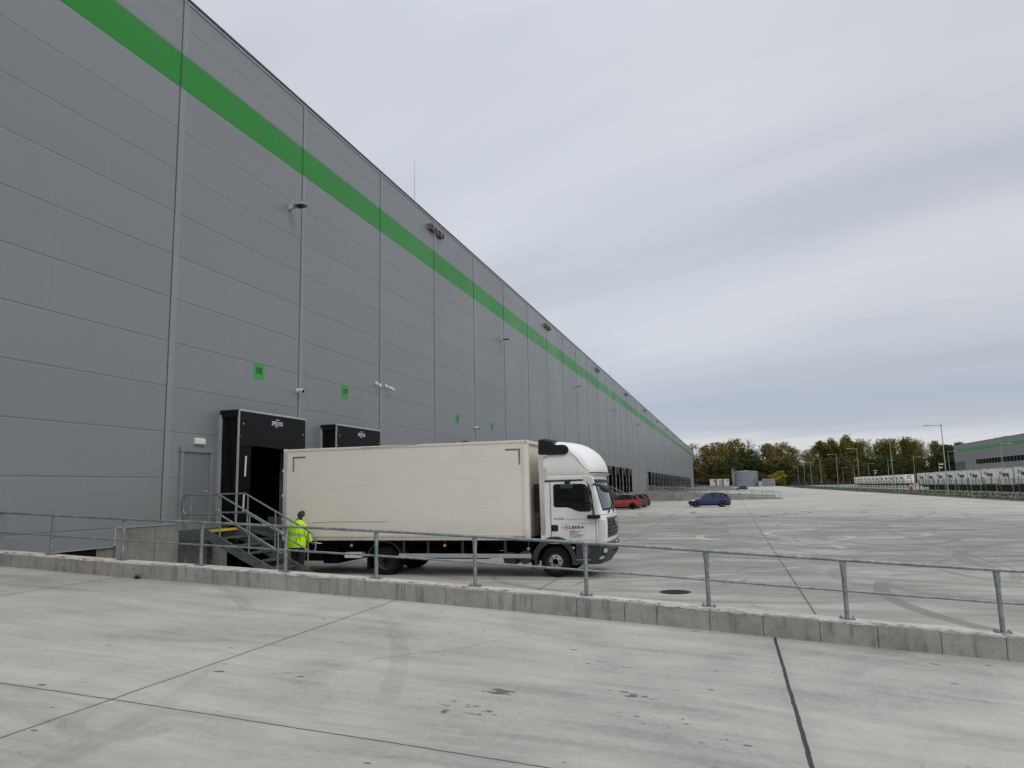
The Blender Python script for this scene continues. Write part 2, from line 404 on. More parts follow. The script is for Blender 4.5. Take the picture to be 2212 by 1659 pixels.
    for (x0, y0, x1, y1) in cracks:
        A = Vector((x0, y0, 0)); B = Vector((x1, y1, 0)); L = (B - A).length; D = (B - A) / L; Nn = Vector((-D.y, D.x, 0))
        rel = n.vm('SUBTRACT', dist2, tuple(A)); al = n.vm('DOT_PRODUCT', rel, tuple(D)); ac = n.m('ABSOLUTE', n.vm('DOT_PRODUCT', rel, tuple(Nn)))
        on = n.m('MULTIPLY', n.m('GREATER_THAN', al, 0), n.m('LESS_THAN', al, L))
        c = n.mix(n.m('MULTIPLY', on, n.step(ac, 0.004, 0.012, 0.6, 0)), c, (0.09, 0.088, 0.08))
    n.l.new(c, b.inputs['Base Color'])
    n.l.new(n.step(t, 0.3, 0.7, 0.6, 0.85), b.inputs['Roughness'])
    bump(n, b, n.m('ADD', n.m('ADD', f, n.m('MULTIPLY', grit, 0.5)), n.step(dmin, 0.6, 1.4, -2.0, 0)), 0.25, 0.006)
    return m
arcs_y = [(-0.2, 21.5, 6.6, 0.16, 0.5, 0.44), (5.4, 18.0, 2.3, 0.2, 0.6, 0.38), (7.5, 19.5, 5.2, 0.22, 0.5, 0.42), (3.0, 30.0, 7.0, 0.18, 0.5, 0.42), (8.0, 27.0, 9.5, 0.2, 0.5, 0.46),
          (-2.0, 36.0, 5.2, 0.2, 0.45, 0.44), (12.0, 33.0, 8.5, 0.25, 0.5, 0.46), (2.0, 44.0, 9.0, 0.25, 0.5, 0.43), (0.5, 31.0, 15.0, 0.3, 0.45, 0.46), (15.0, 48.0, 17.0, 0.35, 0.45, 0.47), (7.0, 60.0, 21.0, 0.35, 0.5, 0.45), (-3, 52, 13, 0.3, 0.4, 0.45)]
qa = random.Random(77)
for i in range(48):
    r_ = qa.uniform(3.0, 14.0); arcs_y.append((qa.uniform(-6, 16), qa.uniform(15, 62), r_, qa.choice((0.08, 0.12, 0.18, 0.26)), qa.uniform(0.45, 0.8), qa.uniform(0.38, 0.48)))
for i in range(10):
    r_ = qa.uniform(9.0, 30.0); arcs_y.append((qa.uniform(-6, 22), qa.uniform(50, 150), r_, qa.choice((0.2, 0.35)), qa.uniform(0.35, 0.6), qa.uniform(0.42, 0.5)))
M['yard'] = paving('dock_yard_concrete', (0.395, 0.382, 0.335), [(-9.4 + 5.33 * i - (0.15 if i == 1 else 0), 0.012) for i in range(7)], [], arcs_y, 3.0, splats=((-3.9, 18.9, 0.5, 0.14),), kc=1.45, dirt=(2.0, 36.0, 17.0, 27.0, 0.55), fine=0.35, pale=((1.6, 33.0, 3.0, 0.22, 0.4), (4.6, 35.0, 3.2, 0.2, 0.4), (-6.0, 27.0, 9.5, 0.2, 0.3)))
arcs_f = [(-5.1, 6.9, 0.75, 0.10, 0.3, 0.56), (-6.6, 8.6, 1.3, 0.12, 0.28, 0.57), (-3.9, 7.9, 0.6, 0.08, 0.3, 0.56), (-4.7, 5.0, 0.4, 0.12, 0.25, 0.54), (-2.2, -8.0, 12.3, 0.11, 0.26, 0.45), (-2.2, -8.0, 13.9, 0.11, 0.2, 0.45), (-1.0, -12.0, 17.6, 0.10, 0.22, 0.47), (2, 22, 13.2, 0.1, 0.2, 0.48), (-14, 3.0, 9.6, 0.12, 0.26, 0.46), (-14, 3.0, 11.4, 0.12, 0.2, 0.46), (-1.2, 3.0, 4.6, 0.10, 0.22, 0.48), (3.4, 8.4, 2.4, 0.12, 0.22, 0.5)]
M['ramp'] = paving('ramp_concrete', (0.388, 0.378, 0.338), [(-10.62, 0.008), (-5.2, 0.008), (0.455, 0.020), (6.1, 0.012)], [(5.33, 0.008), (-0.4, 0.008)], arcs_f, 21.0,
                   splats=((-2.22, 6.9, 0.30, 0.26), (-1.05, 7.35, 0.34, 0.26), (-2.3, 6.3, 0.8, 0.14), (-3.4, 7.9, 0.6, 0.10), (-0.7, 6.7, 0.8, 0.13), (0.0, 6.4, 0.6, 0.12), (-1.3, 8.4, 0.8, 0.10), (-4.9, 6.6, 0.7, 0.10)),
                   cracks=((-3.9, 7.35, -3.2, 8.3), (-3.2, 8.3, -2.6, 9.5), (-4.6, 6.4, -3.9, 7.0), (-1.0, 5.2, -0.2, 5.9)), dots=(5.2, 0.17), kc=1.6)
def grassmat():
    m, n, b = base_mat('verge_grass', 0.9); p = n.pos()
    v = n.m('ADD', n.m('MULTIPLY', n.noise(p, 0.5, 5, 0.6), 0.6), n.m('MULTIPLY', n.noise(p, 7, 4, 0.7), 0.4))
    n.l.new(n.ramp(v, [(0.35, (0.025, 0.04, 0.012)), (0.5, (0.05, 0.075, 0.022)), (0.68, (0.085, 0.105, 0.04))]), b.inputs['Base Color']); return m
M['grass'] = grassmat()
M['pale'] = concrete('pale_path_concrete', (0.42, 0.41, 0.37), drip=False)

# ------------------------------------------------------------------ ground
ZY = -2.23
KP = [(-13.74, -1.25), (-13.48, -1.26), (-10.56, -1.43), (-8.62, -1.525), (-5.03, -1.725), (-2.31, -1.895), (-1.12, -1.975), (0.30, -2.08), (1.74, -2.18), (3.37, -2.29), (5.0, -2.36), (9.0, -2.40), (14.0, -2.26), (22.0, -2.236)]
def lerp_tab(t, x):
    if x <= t[0][0]: return t[0][1]
    for (a0, b0), (a1, b1) in zip(t, t[1:]):
        if x <= a1: return b0 + (b1 - b0) * (x - a0) / (a1 - a0)
    return t[-1][1]
KY = 10.95
def zfar(y): return lerp_tab([(290, ZY), (356, -2.07), (400, -1.87), (430, -1.85)], y)
mb = MB()
# dock yard sheet (reaches the horizon), with the ramp side cut away up to the kerb
ys = [KY + 0.02, 60, 150, 250, 290, 356, 400, 430, 900, 3500]; xs = [-13.76, 30, 26.0]
def strip(mb, x0, x1, ys, z_off=0.0):
    for y0, y1 in zip(ys, ys[1:]):
        mb.add([(x0, y0, zfar(y0) + z_off), (x1, y0, zfar(y0) + z_off), (x1, y1, zfar(y1) + z_off), (x0, y1, zfar(y1) + z_off)], [(0, 1, 2, 3)])
strip(mb, -14.6, 26.0, ys); yard = mb.build('yard', M['yard']); tag(yard, None, None, kind='structure')
mb = MB(); strip(mb, -2500, 2600, [-400] + ys, -0.45)
o = mb.build('ground', M['grass']); tag(o, None, None, kind='structure')
mb = MB(); xs = [-13.9] + [k[0] for k in KP[1:]] + [26.0]
for x0, x1 in zip(xs, xs[1:]):
    z0, z1 = lerp_tab(KP, x0), lerp_tab(KP, x1)
    mb.add([(x0, -25, z0), (x1, -25, z1), (x1, KY + 0.06, z1), (x0, KY + 0.06, z0)], [(0, 1, 2, 3)])
o = mb.build('ramp', M['ramp']); tag(o, None, None, kind='structure')
mb = MB(); y = 58.0
while y < 250: mb.box(21.13, 21.29, y, y + 3.2, ZY - 0.01, ZY + 0.004); y += 6.35
o = mb.build('road_marking', simple('worn_white_line', (0.62, 0.61, 0.57), 0.8, var=0.25, scale=6)); tag(o, None, None, kind='structure')
# verge strips to the right of the yard: kerb, grass, path at the fence, grass, trailer park
yv = [-25, 60, 150, 250, 290, 356, 400, 430, 470]
mb = MB(); mb.box(26.0, 26.18, -25, 290, -2.7, -2.11); mb.box(26.18, 26.3, -25, 290, -2.7, -2.13)
o = mb.build('kerb', M['conc']); tag(o, None, None, kind='structure')
mb = MB(); strip(mb, 26.3, 30.9, yv, 0.10); o = mb.build('verge', M['grass']); tag(o, None, None, kind='structure')
mb = MB(); strip(mb, 30.9, 31.9, yv, 0.115); o = mb.build('path', M['pale']); tag(o, None, None, kind='structure')
mb = MB(); strip(mb, 31.9, 38.6, yv, 0.10); o = mb.build('lawn', M['grass']); tag(o, None, None, kind='structure')
mb = MB(); strip(mb, 38.6, 100, yv, 0.06); o = mb.build('trailer_park', M['pale']); tag(o, None, None, kind='structure')
# short tufts where the verge meets the kerb
mb = MB(); rnd = random.Random(3)
for i in range(5200):
    y = 70 + 330 * rnd.random() ** 1.6
    x = rnd.choice((26.35, 26.5, 30.7, 32.1)) + rnd.gauss(0, 0.16); h = rnd.uniform(0.08, 0.28); a = rnd.random() * 6.28
    z = zfar(y) + 0.09; w = 0.10
    mb.add([(x - w * math.cos(a), y - w * math.sin(a), z), (x + w * math.cos(a), y + w * math.sin(a), z), (x + 0.05, y, z + h)], [(0, 1, 2)])
o = mb.build('grass', M['grass']); tag(o, None, None, kind='stuff')

# ------------------------------------------------------------------ kerb wall + guard rail
kt = thing('kerb_wall', (-13.0, KY, -1.3), 'low cast concrete kerb wall with beige top running across the yard ramp', 'wall')
joints = [-13.26, -12.59, -11.91, -11.24, -10.57, -9.89, -9.21, -8.66, -7.98, -7.2, -6.4, -5.73, -5.05, -4.35, -3.66, -2.97, -2.28, -1.58, -1.12, -0.39, 0.32, 1.04, 1.75, 2.49, 3.22, 3.95, 4.7, 5.4, 6.1, 6.8, 7.5, 8.2]
def HK(x): return lerp_tab([(-13.5, 0.268), (3.4, 0.315)], x)
def ztop(x): return lerp_tab(KP, x) + HK(x) - (0.05 if x > 9 else 0)
mb = MB(); pr = random.Random(5)
ed = [-13.73] + joints + [8.9]
for x0, x1 in zip(ed, ed[1:]):
    g = 0.004; off = pr.uniform(-0.003, 0.003)
    a0, a1 = x0 + g, x1 - g
    prof = lambda x: [(KY + off, lerp_tab(KP, x) - 0.3), (KY + off, ztop(x) - 0.022), (KY + 0.018 + off, ztop(x)), (KY + 0.25, ztop(x)), (KY + 0.25, lerp_tab(KP, x) - 1.3)]
    mb.loft([[(x, y, z) for y, z in prof(x)] for x in (a0, a1)], caps=True)
    for xx in (x0 - g, x0 + g): pass
mb.build('wall_block', M['kerb'], kt)
mb = MB()
for x0, x1 in zip(ed, ed[1:]):
    mb.loft([[(x, KY + 0.012, lerp_tab(KP, x) - 0.3), (x, KY + 0.012, ztop(x) - 0.03), (x, KY + 0.24, ztop(x) - 0.004), (x, KY + 0.24, lerp_tab(KP, x) - 1.2)] for x in (x0, x1)])
mb.build('joint_filler', M['dark'], kt)
mb = MB(); q = random.Random(11); x = -13.72
while x < 8.9:
    x1 = min(8.9, x + q.uniform(0.03, 0.12)); wv = q.uniform(0.055, 0.095); lip = q.uniform(-0.003, 0.002)
    mb.loft([[(xx, KY - 0.002 - max(0, lip), ztop(xx) - 0.030 - q.uniform(0, 0.010)), (xx, KY + 0.014, ztop(xx) + 0.003), (xx, KY + wv, ztop(xx) + 0.0035), (xx, KY + wv, ztop(xx) - 0.02)] for xx in (x, x1)], caps=True)
    x = x1
mb.build('mortar_edge', M['chip'], kt)
mb = MB()
for x0, x1 in zip(ed, ed[1:]):
    mb.loft([[(xx, KY + 0.085, ztop(xx) - 0.01), (xx, KY + 0.085, ztop(xx) + 0.003), (xx, KY + 0.262, ztop(xx) + 0.003), (xx, KY + 0.262, ztop(xx) - 0.03)] for xx in (x0, x1)], caps=True)
mb.build('top_coating', M['kerbtop'], kt)
rt = thing('guard_railing', (-13.0, KY + 0.14, -1.0), 'galvanised steel guard railing bolted on top of the kerb wall', 'railing')
RY = KY + 0.14; posts = [8.7, 6.9, 5.06, 3.238, 1.411, -0.393, -2.153, -3.912, -5.62, -7.32, -9.03, -10.74, -12.41]
zt = lambda x: ztop(x) + 0.004
HT = 0.0; HTx = lambda x: lerp_tab([(-13.5, 0.728), (3.4, 0.785)], x); HMx = lambda x: HTx(x) * 0.475
xsr = [-13.73 + 0.35 * i for i in range(65)]
mb = MB(); mb.tube([(x, RY, zt(x) + HTx(x)) for x in xsr], 0.0235, 12); mb.build('top_rail', M['galv'], rt, smooth=50)
for x in posts[::2]: mb = MB(); mb.tube([(x - 0.12, RY, zt(x - 0.12) + HTx(x)), (x - 0.085, RY, zt(x - 0.085) + HTx(x))], 0.0262, 12); mb.build('rail_sleeve', M['galv'], rt, smooth=50)
mb = MB(); mb.tube([(x, RY, zt(x) + HMx(x)) for x in xsr], 0.0165, 10); mb.build('mid_rail', M['galv'], rt, smooth=50)
for x in posts:
    mb = MB(); z = zt(x)
    HT = HTx(x); secs = [(0.004, 0.031, 0.031), (0.52, 0.031, 0.031), (0.60, 0.035, 0.026), (HT - 0.02, 0.044, 0.010), (HT, 0.044, 0.008)]
    mb.loft([[(x + a * math.cos(t * math.pi / 6), RY + b * math.sin(t * math.pi / 6), z + h) for t in range(12)] for h, a, b in secs], caps=True)
    p = mb.build('post', M['galv'], rt, smooth=40)
    mb = MB(); sl = (ztop(x + 0.1) - ztop(x - 0.1)) / 0.2
    mb.loft([[(xx, RY - 0.062, zt(x) + sl * (xx - x) - 0.0), (xx, RY - 0.062, zt(x) + sl * (xx - x) + 0.012), (xx, RY + 0.062, zt(x) + sl * (xx - x) + 0.012), (xx, RY + 0.062, zt(x) + sl * (xx - x))] for xx in (x - 0.098, x + 0.098)], caps=True)
    for bx in (-0.075, 0.075):
        for by in (-0.042, 0.042):
            zz = zt(x) + sl * bx + 0.012
            mb.tube([(x + bx, RY + by, zz), (x + bx, RY + by, zz + 0.011)], 0.0125, 6); mb.tube([(x + bx, RY + by, zz + 0.01), (x + bx, RY + by, zz + 0.028)], 0.006, 6)
    mb.build('base_plate', M['galv'], p)
# small weed at the foot of the kerb
mb = MB(); q = random.Random(2)
for i in range(46):
    a = q.random() * 6.28; l = q.uniform(0.03, 0.11); e = q.uniform(0.3, 1.3)
    bx, by = -10.22 + q.gauss(0, 0.02), KY - 0.03 + q.gauss(0, 0.01); bz = lerp_tab(KP, -10.22)
    tip = (bx + l * math.cos(a) * math.cos(e), by - abs(l * math.sin(a) * math.cos(e)), bz + l * math.sin(e))
    mb.add([(bx - 0.004, by, bz), (bx + 0.004, by, bz), ((bx + tip[0]) / 2 + 0.009, (by + tip[1]) / 2, (bz + tip[2]) / 2), tip, ((bx + tip[0]) / 2 - 0.009, (by + tip[1]) / 2, (bz + tip[2]) / 2)], [(0, 1, 2, 3, 4)])
o = mb.build('weed', simple('weed_green', (0.06, 0.065, 0.025), 0.8)); tag(o, 'small dry weed growing at the foot of the kerb wall', 'plant')

# ------------------------------------------------------------------ manholes
def manhole(x, y, r, z, label):
    mb = MB(); seg = 28
    mb.loft([[(x + rr * math.cos(6.2832 * k / seg), y + rr * math.sin(6.2832 * k / seg), z + h) for k in range(seg)] for rr, h in ((r, 0.003), (r, 0.008), (r * 0.9, 0.008), (r * 0.88, 0.004), (r * 0.02, 0.006))])
    for i in range(-5, 6):
        w = math.sqrt(max(0, (r * 0.82) ** 2 - (i * r * 0.15) ** 2))
        mb.box(x - w, x + w, y + i * r * 0.15 - 0.008, y + i * r * 0.15 + 0.008, z + 0.004, z + 0.010)
    tag(mb.build('manhole_cover', simple('cast_iron', (0.03, 0.03, 0.032), 0.6, 0.3)), label, 'manhole cover', 'manhole covers in the yard')
manhole(-1.24, 16.13, 0.33, ZY, 'round dark manhole cover just behind the guard railing')
manhole(-2.08, 52.8, 0.33, ZY, 'far dark manhole cover left of the long slab joint')
manhole(2.17, 53.1, 0.33, ZY, 'far dark manhole cover right of the long slab joint')

# ------------------------------------------------------------------ main warehouse
WX = -13.74; YEND = 302.0; RZ = 13.74
wh = thing('warehouse', (WX, 150, ZY), 'huge grey metal clad warehouse with a green band and a long row of loading docks', 'building')
docks = [19.15, 24.5, 36.45, 42.4, 60.5, 66.5, 84.3, 90.3, 96.3, 102.3] + [132.3 + 6 * k for k in range(23)]
DW = 1.25; DZ0, DZ1 = -0.95, 1.75
mb = MB()
cuts = sorted([(dk - DW, dk + DW) for dk in docks])
def wallq(y0, y1, z0, z1):
    mb.add([(WX, y0, z0), (WX, y1, z0), (WX, y1, z1), (WX, y0, z1)], [(0, 1, 2, 3)])
wallq(-40, YEND, DZ1, RZ)
wallq(-40, 13.95, -1.12, DZ1)
y = 13.95
for a0, a1 in cuts:
    wallq(y, a0, -0.71, DZ1); y = a1
wallq(y, YEND, -0.71, DZ1)
# end walls, back and roof
mb.add([(WX, YEND, -2.6), (-110, YEND, -2.6), (-110, YEND, RZ), (WX, YEND, RZ)], [(0, 1, 2, 3)])
mb.add([(WX, -40, -2.6), (WX, -40, RZ), (-110, -40, RZ), (-110, -40, -2.6)], [(0, 1, 2, 3)])
mb.build('wall', M['clad'], wh)
mb = MB(); mb.box(-110, WX - 0.06, -40, YEND - 0.02, RZ - 0.35, RZ - 0.1); mb.build('roof', M['coping'], wh)
mb = MB(); mb.box(WX - 0.35, WX + 0.045, -40, YEND + 0.03, RZ - 0.03, RZ + 0.035); mb.build('roof_coping', M['coping'], wh)
mb = MB(); mb.box(WX + 0.002, WX + 0.022, -40, YEND + 0.03, RZ - 0.12, RZ - 0.03); mb.build('roof_flashing', M['ltgrey'], wh)
mb = MB(); jm = MB()
k = -9
while 15.4 + 6 * k < YEND:
    yj = 15.4 + 6 * k
    zb = -1.12 if yj < 13.9 else -0.71
    segs = [(zb, RZ - 0.12)]
    for a0, a1 in cuts:
        if a0 - 0.35 < yj < a1 + 0.35: segs = [(2.4, RZ - 0.12)]
    for z0, z1 in segs:
        mb.prism([(yj - 0.055, WX), (yj - 0.055, WX + 0.006), (yj - 0.045, WX + 0.022), (yj - 0.005, WX + 0.022), (yj + 0.005, WX + 0.010), (yj + 0.15, WX + 0.008), (yj + 0.16, WX)][::1], 'z', z0, z1) if False else None
        pf = [(WX, yj - 0.055), (WX + 0.016, yj - 0.050), (WX + 0.020, yj - 0.008), (WX + 0.007, yj), (WX + 0.007, yj + 0.16), (WX, yj + 0.163)]
        mb.prism(pf, 'z', z0, z1)
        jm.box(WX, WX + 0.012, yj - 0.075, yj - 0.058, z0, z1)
    k += 1
mb.build('cover_strip', M['strip'], wh); jm.build('joint_seal', simple('dark_joint_seal', (0.075, 0.078, 0.082), 0.6), wh)  # dark grey seal line beside each cover strip
# concrete plinth
mb = MB()
mb.box(-30, WX - 0.005, 13.95, YEND - 0.05, -2.6, -0.71 - 0.012)
y = 13.95
mb2 = MB()
mb2.box(WX - 0.9, WX - 0.02, -40, 13.45, -2.6, -1.16); mb2.build('plinth_recess_shade', M['dark'], wh)  # near-black box, shade of the recess put into its colour
mb3 = MB()
# plinth with dock openings left free above the dock floor
mb = MB(); y = 13.95
for a0, a1 in cuts:
    mb.box(WX - 0.4, WX + 0.03, y, a0, -2.6, -0.722); mb.box(WX - 0.9, WX + 0.02, a0, a1, -1.2, -0.97); y = a1
mb.box(WX - 0.4, WX + 0.03, y, YEND - 0.03, -2.6, -0.722)
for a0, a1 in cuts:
    pm_ = MB(); pm_.box(WX - 0.95, WX - 0.39, a0 - 0.01, a1 + 0.01, -2.6, -1.21); pm_.build('leveller_pit', M['void'], wh)  # solid near-black box, pit shade and truck shadow put into its colour
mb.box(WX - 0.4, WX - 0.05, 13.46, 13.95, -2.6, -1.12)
mb.build('plinth', M['conc'], wh)
mb = MB(); mb.box(WX, WX + 0.05, 13.97, 15.85, -0.722, -0.695); mb.box(WX, WX + 0.02, 13.9, 13.97, -1.12, -0.70); mb.box(WX, WX + 0.012, 8, 13.9, -1.14, -1.118); mb.build('sill_flashing', M['ltgrey'], wh)
# pale groove in the plinth
mb = MB()
for yy in (15.15,): mb.box(WX + 0.03, WX + 0.032, yy - 0.006, yy + 0.006, -2.4, -0.73)
mb.build('plinth_joint', M['coping'], wh)
# dark interior behind the dock openings
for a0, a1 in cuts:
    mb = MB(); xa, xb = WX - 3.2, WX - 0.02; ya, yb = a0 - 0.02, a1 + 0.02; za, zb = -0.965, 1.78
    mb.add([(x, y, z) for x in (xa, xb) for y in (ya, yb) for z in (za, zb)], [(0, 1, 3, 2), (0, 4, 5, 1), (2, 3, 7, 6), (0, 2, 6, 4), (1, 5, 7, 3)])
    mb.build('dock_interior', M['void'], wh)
# personnel door at the stairs
def wall_door(y0, y1, z0, z1, hs, cop=False):
    mb = MB(); mb.box(WX, WX + 0.014, y0, y1, z0, z1); dr = mb.build('door', M['door'], wh)
    mb = MB(); fw = 0.11
    mb.box(WX, WX + 0.05, y0 - fw, y0, z0, z1 + 0.0); mb.box(WX, WX + 0.05, y1, y1 + fw, z0, z1 + 0.0)
    mb.box(WX, WX + 0.06, y0 - fw - 0.03, y1 + fw + 0.03, z1, z1 + 0.12); mb.build('door_frame', M['door_fr'], dr)
    mb = MB(); mb.tube([(WX + 0.014, hs, z0 + 1.0), (WX + 0.07, hs, z0 + 1.0)], 0.025, 10); mb.tube([(WX + 0.065, hs - 0.02, z0 + 1.0), (WX + 0.065, hs - 0.13, z0 + 1.0)], 0.012, 8)
    mb.build('door_handle', M['alu'], dr)
wall_door(16.02, 17.04, -0.9, 1.15, 16.93)
for yy in (80.3, 128.6): wall_door(yy - 0.5, yy + 0.5, -0.9, 1.15, yy + 0.42)

# lightning rods
for i, (yy, h) in enumerate(((33.2, 3.3), (98.0, 3.0), (132.0, 3.0))):
    mb = MB(); mb.box(-14.94, -14.54, yy - 0.2, yy + 0.2, RZ - 0.1, RZ - 0.02); mb.tube([(-14.74, yy, RZ - 0.05), (-14.74, yy, RZ + h - 0.8)], 0.014, 8); mb.tube([(-14.74, yy, RZ + h - 0.8), (-14.74, yy, RZ + h)], 0.008, 6)
    tag(mb.build('lightning_rod', M['alu']), ('thin lightning rod standing on the roof edge, nearest and tallest in the picture', 'thin lightning rod on the roof edge, second from the camera', 'thin lightning rod on the roof edge, farthest away')[i], 'lightning rod', 'lightning rods on the roof')

# number signs
GM = simple('sign_green', (0.030, 0.30, 0.035), 0.5, var=0.04); BL = simple('sign_black', (0.008, 0.03, 0.010), 0.6)
for yy, t in ((19.17, '08'), (24.49, '09'), (36.46, '10'), (42.39, '11'), (60.6, '12'), (66.6, '13'), (84.3, '14'), (90.3, '15'), (96.3, '16'), (102.3, '17'), (132.4, '18')):
    s = thing('number_sign', (WX, yy, 3.75), 'green dock number sign reading %s on the grey wall' % t, 'sign', 'green dock number signs')
    mb = MB(); mb.box(WX + 0.001, WX + 0.008, yy - 0.255, yy + 0.255, 3.50, 3.975); mb.build('plate', GM, s)
    text_mesh('number', t, 0.30, BL, s, (WX + 0.010, yy, 3.665), (0, 1, 0), (0, 0, 1), 0.002, 'CENTER', 1.05, 0.004)

# emergency light over the door
s = thing('emergency_light', (WX, 16.6, 1.45), 'small white emergency light above the grey side door', 'light')
mb = MB(); mb.box(WX + 0.001, WX + 0.03, 16.41, 16.81, 1.355, 1.535); mb.build('base', M['white'], s, bev=0.008)
mb = MB(); mb.box(WX + 0.03, WX + 0.085, 16.42, 16.80, 1.365, 1.525); mb.build('cover', simple('opal_cover', (0.66, 0.66, 0.6), 0.35, var=0.02), s, bev=0.02)

# flood lamps (arm + flat head) along the wall
def flood(yy, label):
    s = thing('flood_lamp', (WX, yy, 9.58), label, 'lamp', 'flood lamps on the warehouse wall')
    mb = MB(); mb.box(WX + 0.001, WX + 0.05, yy - 0.10, yy + 0.10, 9.48, 9.70); mb.tube([(WX + 0.04, yy, 9.66), (WX + 0.079, yy, 9.78), (WX + 0.158, yy, 9.72), (WX + 0.211, yy, 9.60)], 0.022, 8); mb.tube([(WX + 0.04, yy, 9.52), (WX + 0.198, yy, 9.56)], 0.05, 8); mb.build('bracket', M['alu'], s, smooth=40)
    mb = MB()
    mb.loft([[(x, yy - w, 9.56 + dz), (x, yy + w, 9.56 + dz), (x, yy + w * 0.9, 9.56 + dz + t), (x, yy - w * 0.9, 9.56 + dz + t)] for x, w, dz, t in ((WX + 0.198, 0.10, 0.0, 0.10), (WX + 0.264, 0.19, 0.01, 0.10), (WX + 0.561, 0.19, 0.03, 0.06), (WX + 0.647, 0.14, 0.035, 0.03))], caps=True)
    mb.build('lamp_head', M['ltgrey'], s)
    mb = MB(); mb.box(WX + 0.297, WX + 0.541, yy - 0.14, yy + 0.14, 9.560, 9.585); mb.build('lens', M['black'], s)
for i in range(12): flood(20.5 + 24 * i if i else 20.6, '%s flood lamp from the camera, high on the warehouse wall below the green band' % ORD[i])

# overflow boxes under the roof edge
OB = simple('overflow_box_metal', (0.16, 0.145, 0.125), 0.6, 0.1)
for i in range(11):
    yj = 33.42 + 24 * i
    for sgn, side in ((-1, 'left'), (1, 'right')):
        yc = yj + sgn * 0.52
        s = thing('overflow_outlet', (WX, yc, 13.1), '%s box of the %s nearest pair of outlets under the roof edge' % (side, ORD[i]), 'outlet', 'overflow outlets under the roof edge')
        mb = MB(); y0, y1 = yc - 0.36, yc + 0.36; z0, z1 = 12.98, 13.22; x0, x1 = WX + 0.001, WX + 0.2
        mb.box(x0, x1, y0, y0 + 0.03, z0, z1); mb.box(x0, x1, y1 - 0.03, y1, z0, z1); mb.box(x0, x1, y0, y1, z1 - 0.02, z1 + 0.01); mb.box(x0, x1, y0 + 0.25, y1 - 0.25, z0, z1 - 0.02); mb.box(x0, x1 - 0.1, y0 + 0.03, y1 - 0.03, z0, z0 + 0.03)
        mb.build('outlet_frame', OB, s)
        mb = MB(); mb.box(x0, x0 + 0.02, y0 + 0.03, y1 - 0.03, z0 + 0.03, z1 - 0.02); mb.build('outlet_back', M['dark'], s)

# cameras
def ball_cam(yy, z, label):
    s = thing('security_camera', (WX, yy, z), label, 'camera', 'white security cameras')
    mb = MB(); mb.tube([(WX + 0.001, yy, z), (WX + 0.05, yy, z)], 0.085, 16); mb.tube([(WX + 0.05, yy, z), (WX + 0.12, yy, z - 0.01)], 0.06, 12); mb.build('mount', M['white'], s, smooth=40)
    mb = MB(); mb.tube([(WX + 0.09, yy - 0.01, z), (WX + 0.15, yy - 0.03, z - 0.01), (WX + 0.24, yy - 0.05, z - 0.03)], [0.05, 0.082, 0.075], 16); mb.build('body', M['white'], s, smooth=50)
    mb = MB(); mb.tube([(WX + 0.235, yy - 0.05, z - 0.03), (WX + 0.262, yy - 0.056, z - 0.036)], 0.052, 14); mb.build('lens', M['black'], s)
def bullet_cam(yy, z, dy, dx, label):
    s = thing('security_camera', (WX, yy, z), label, 'camera', 'white security cameras')
    mb = MB(); mb.tube([(WX + 0.001, yy, z + 0.03), (WX + 0.05, yy, z + 0.03)], 0.085, 16); mb.tube([(WX + 0.05, yy, z + 0.03), (WX + 0.14, yy + dy * 0.2, z)], 0.03, 10); mb.build('mount', M['white'], s, smooth=40)
    p0 = Vector((WX + 0.13, yy + dy * 0.15, z)); p1 = p0 + Vector((dx, dy, -0.13))
    mb = MB(); mb.tube([p0, p0.lerp(p1, 0.15), p1], [0.04, 0.055, 0.055], 12); mb.tube([p0.lerp(p1, 0.3) + Vector((0, 0, 0.02)), p1 + (p1 - p0).normalized() * 0.03 + Vector((0, 0, 0.02))], 0.052, 10); mb.build('body', M['white'], s, smooth=50)
    mb = MB(); mb.tube([p1, p1 + (p1 - p0).normalized() * 0.012], 0.045, 12); mb.build('lens', M['black'], s)
ball_cam(21.3, 3.4, 'white ball camera on the cover strip between signs 08 and 09')
bullet_cam(27.02, 4.37, -0.06, 0.13, 'white bullet camera facing the picture, left of the cover strip beyond sign 09')
bullet_cam(27.9, 4.37, 0.20, 0.14, 'white bullet camera pointing away to the right, beside its twin beyond sign 09')
ball_cam(39.3, 3.46, 'white ball camera on the cover strip between signs 10 and 11')
ball_cam(128.3, 1.5, 'tiny white ball camera before the long far row of docks')

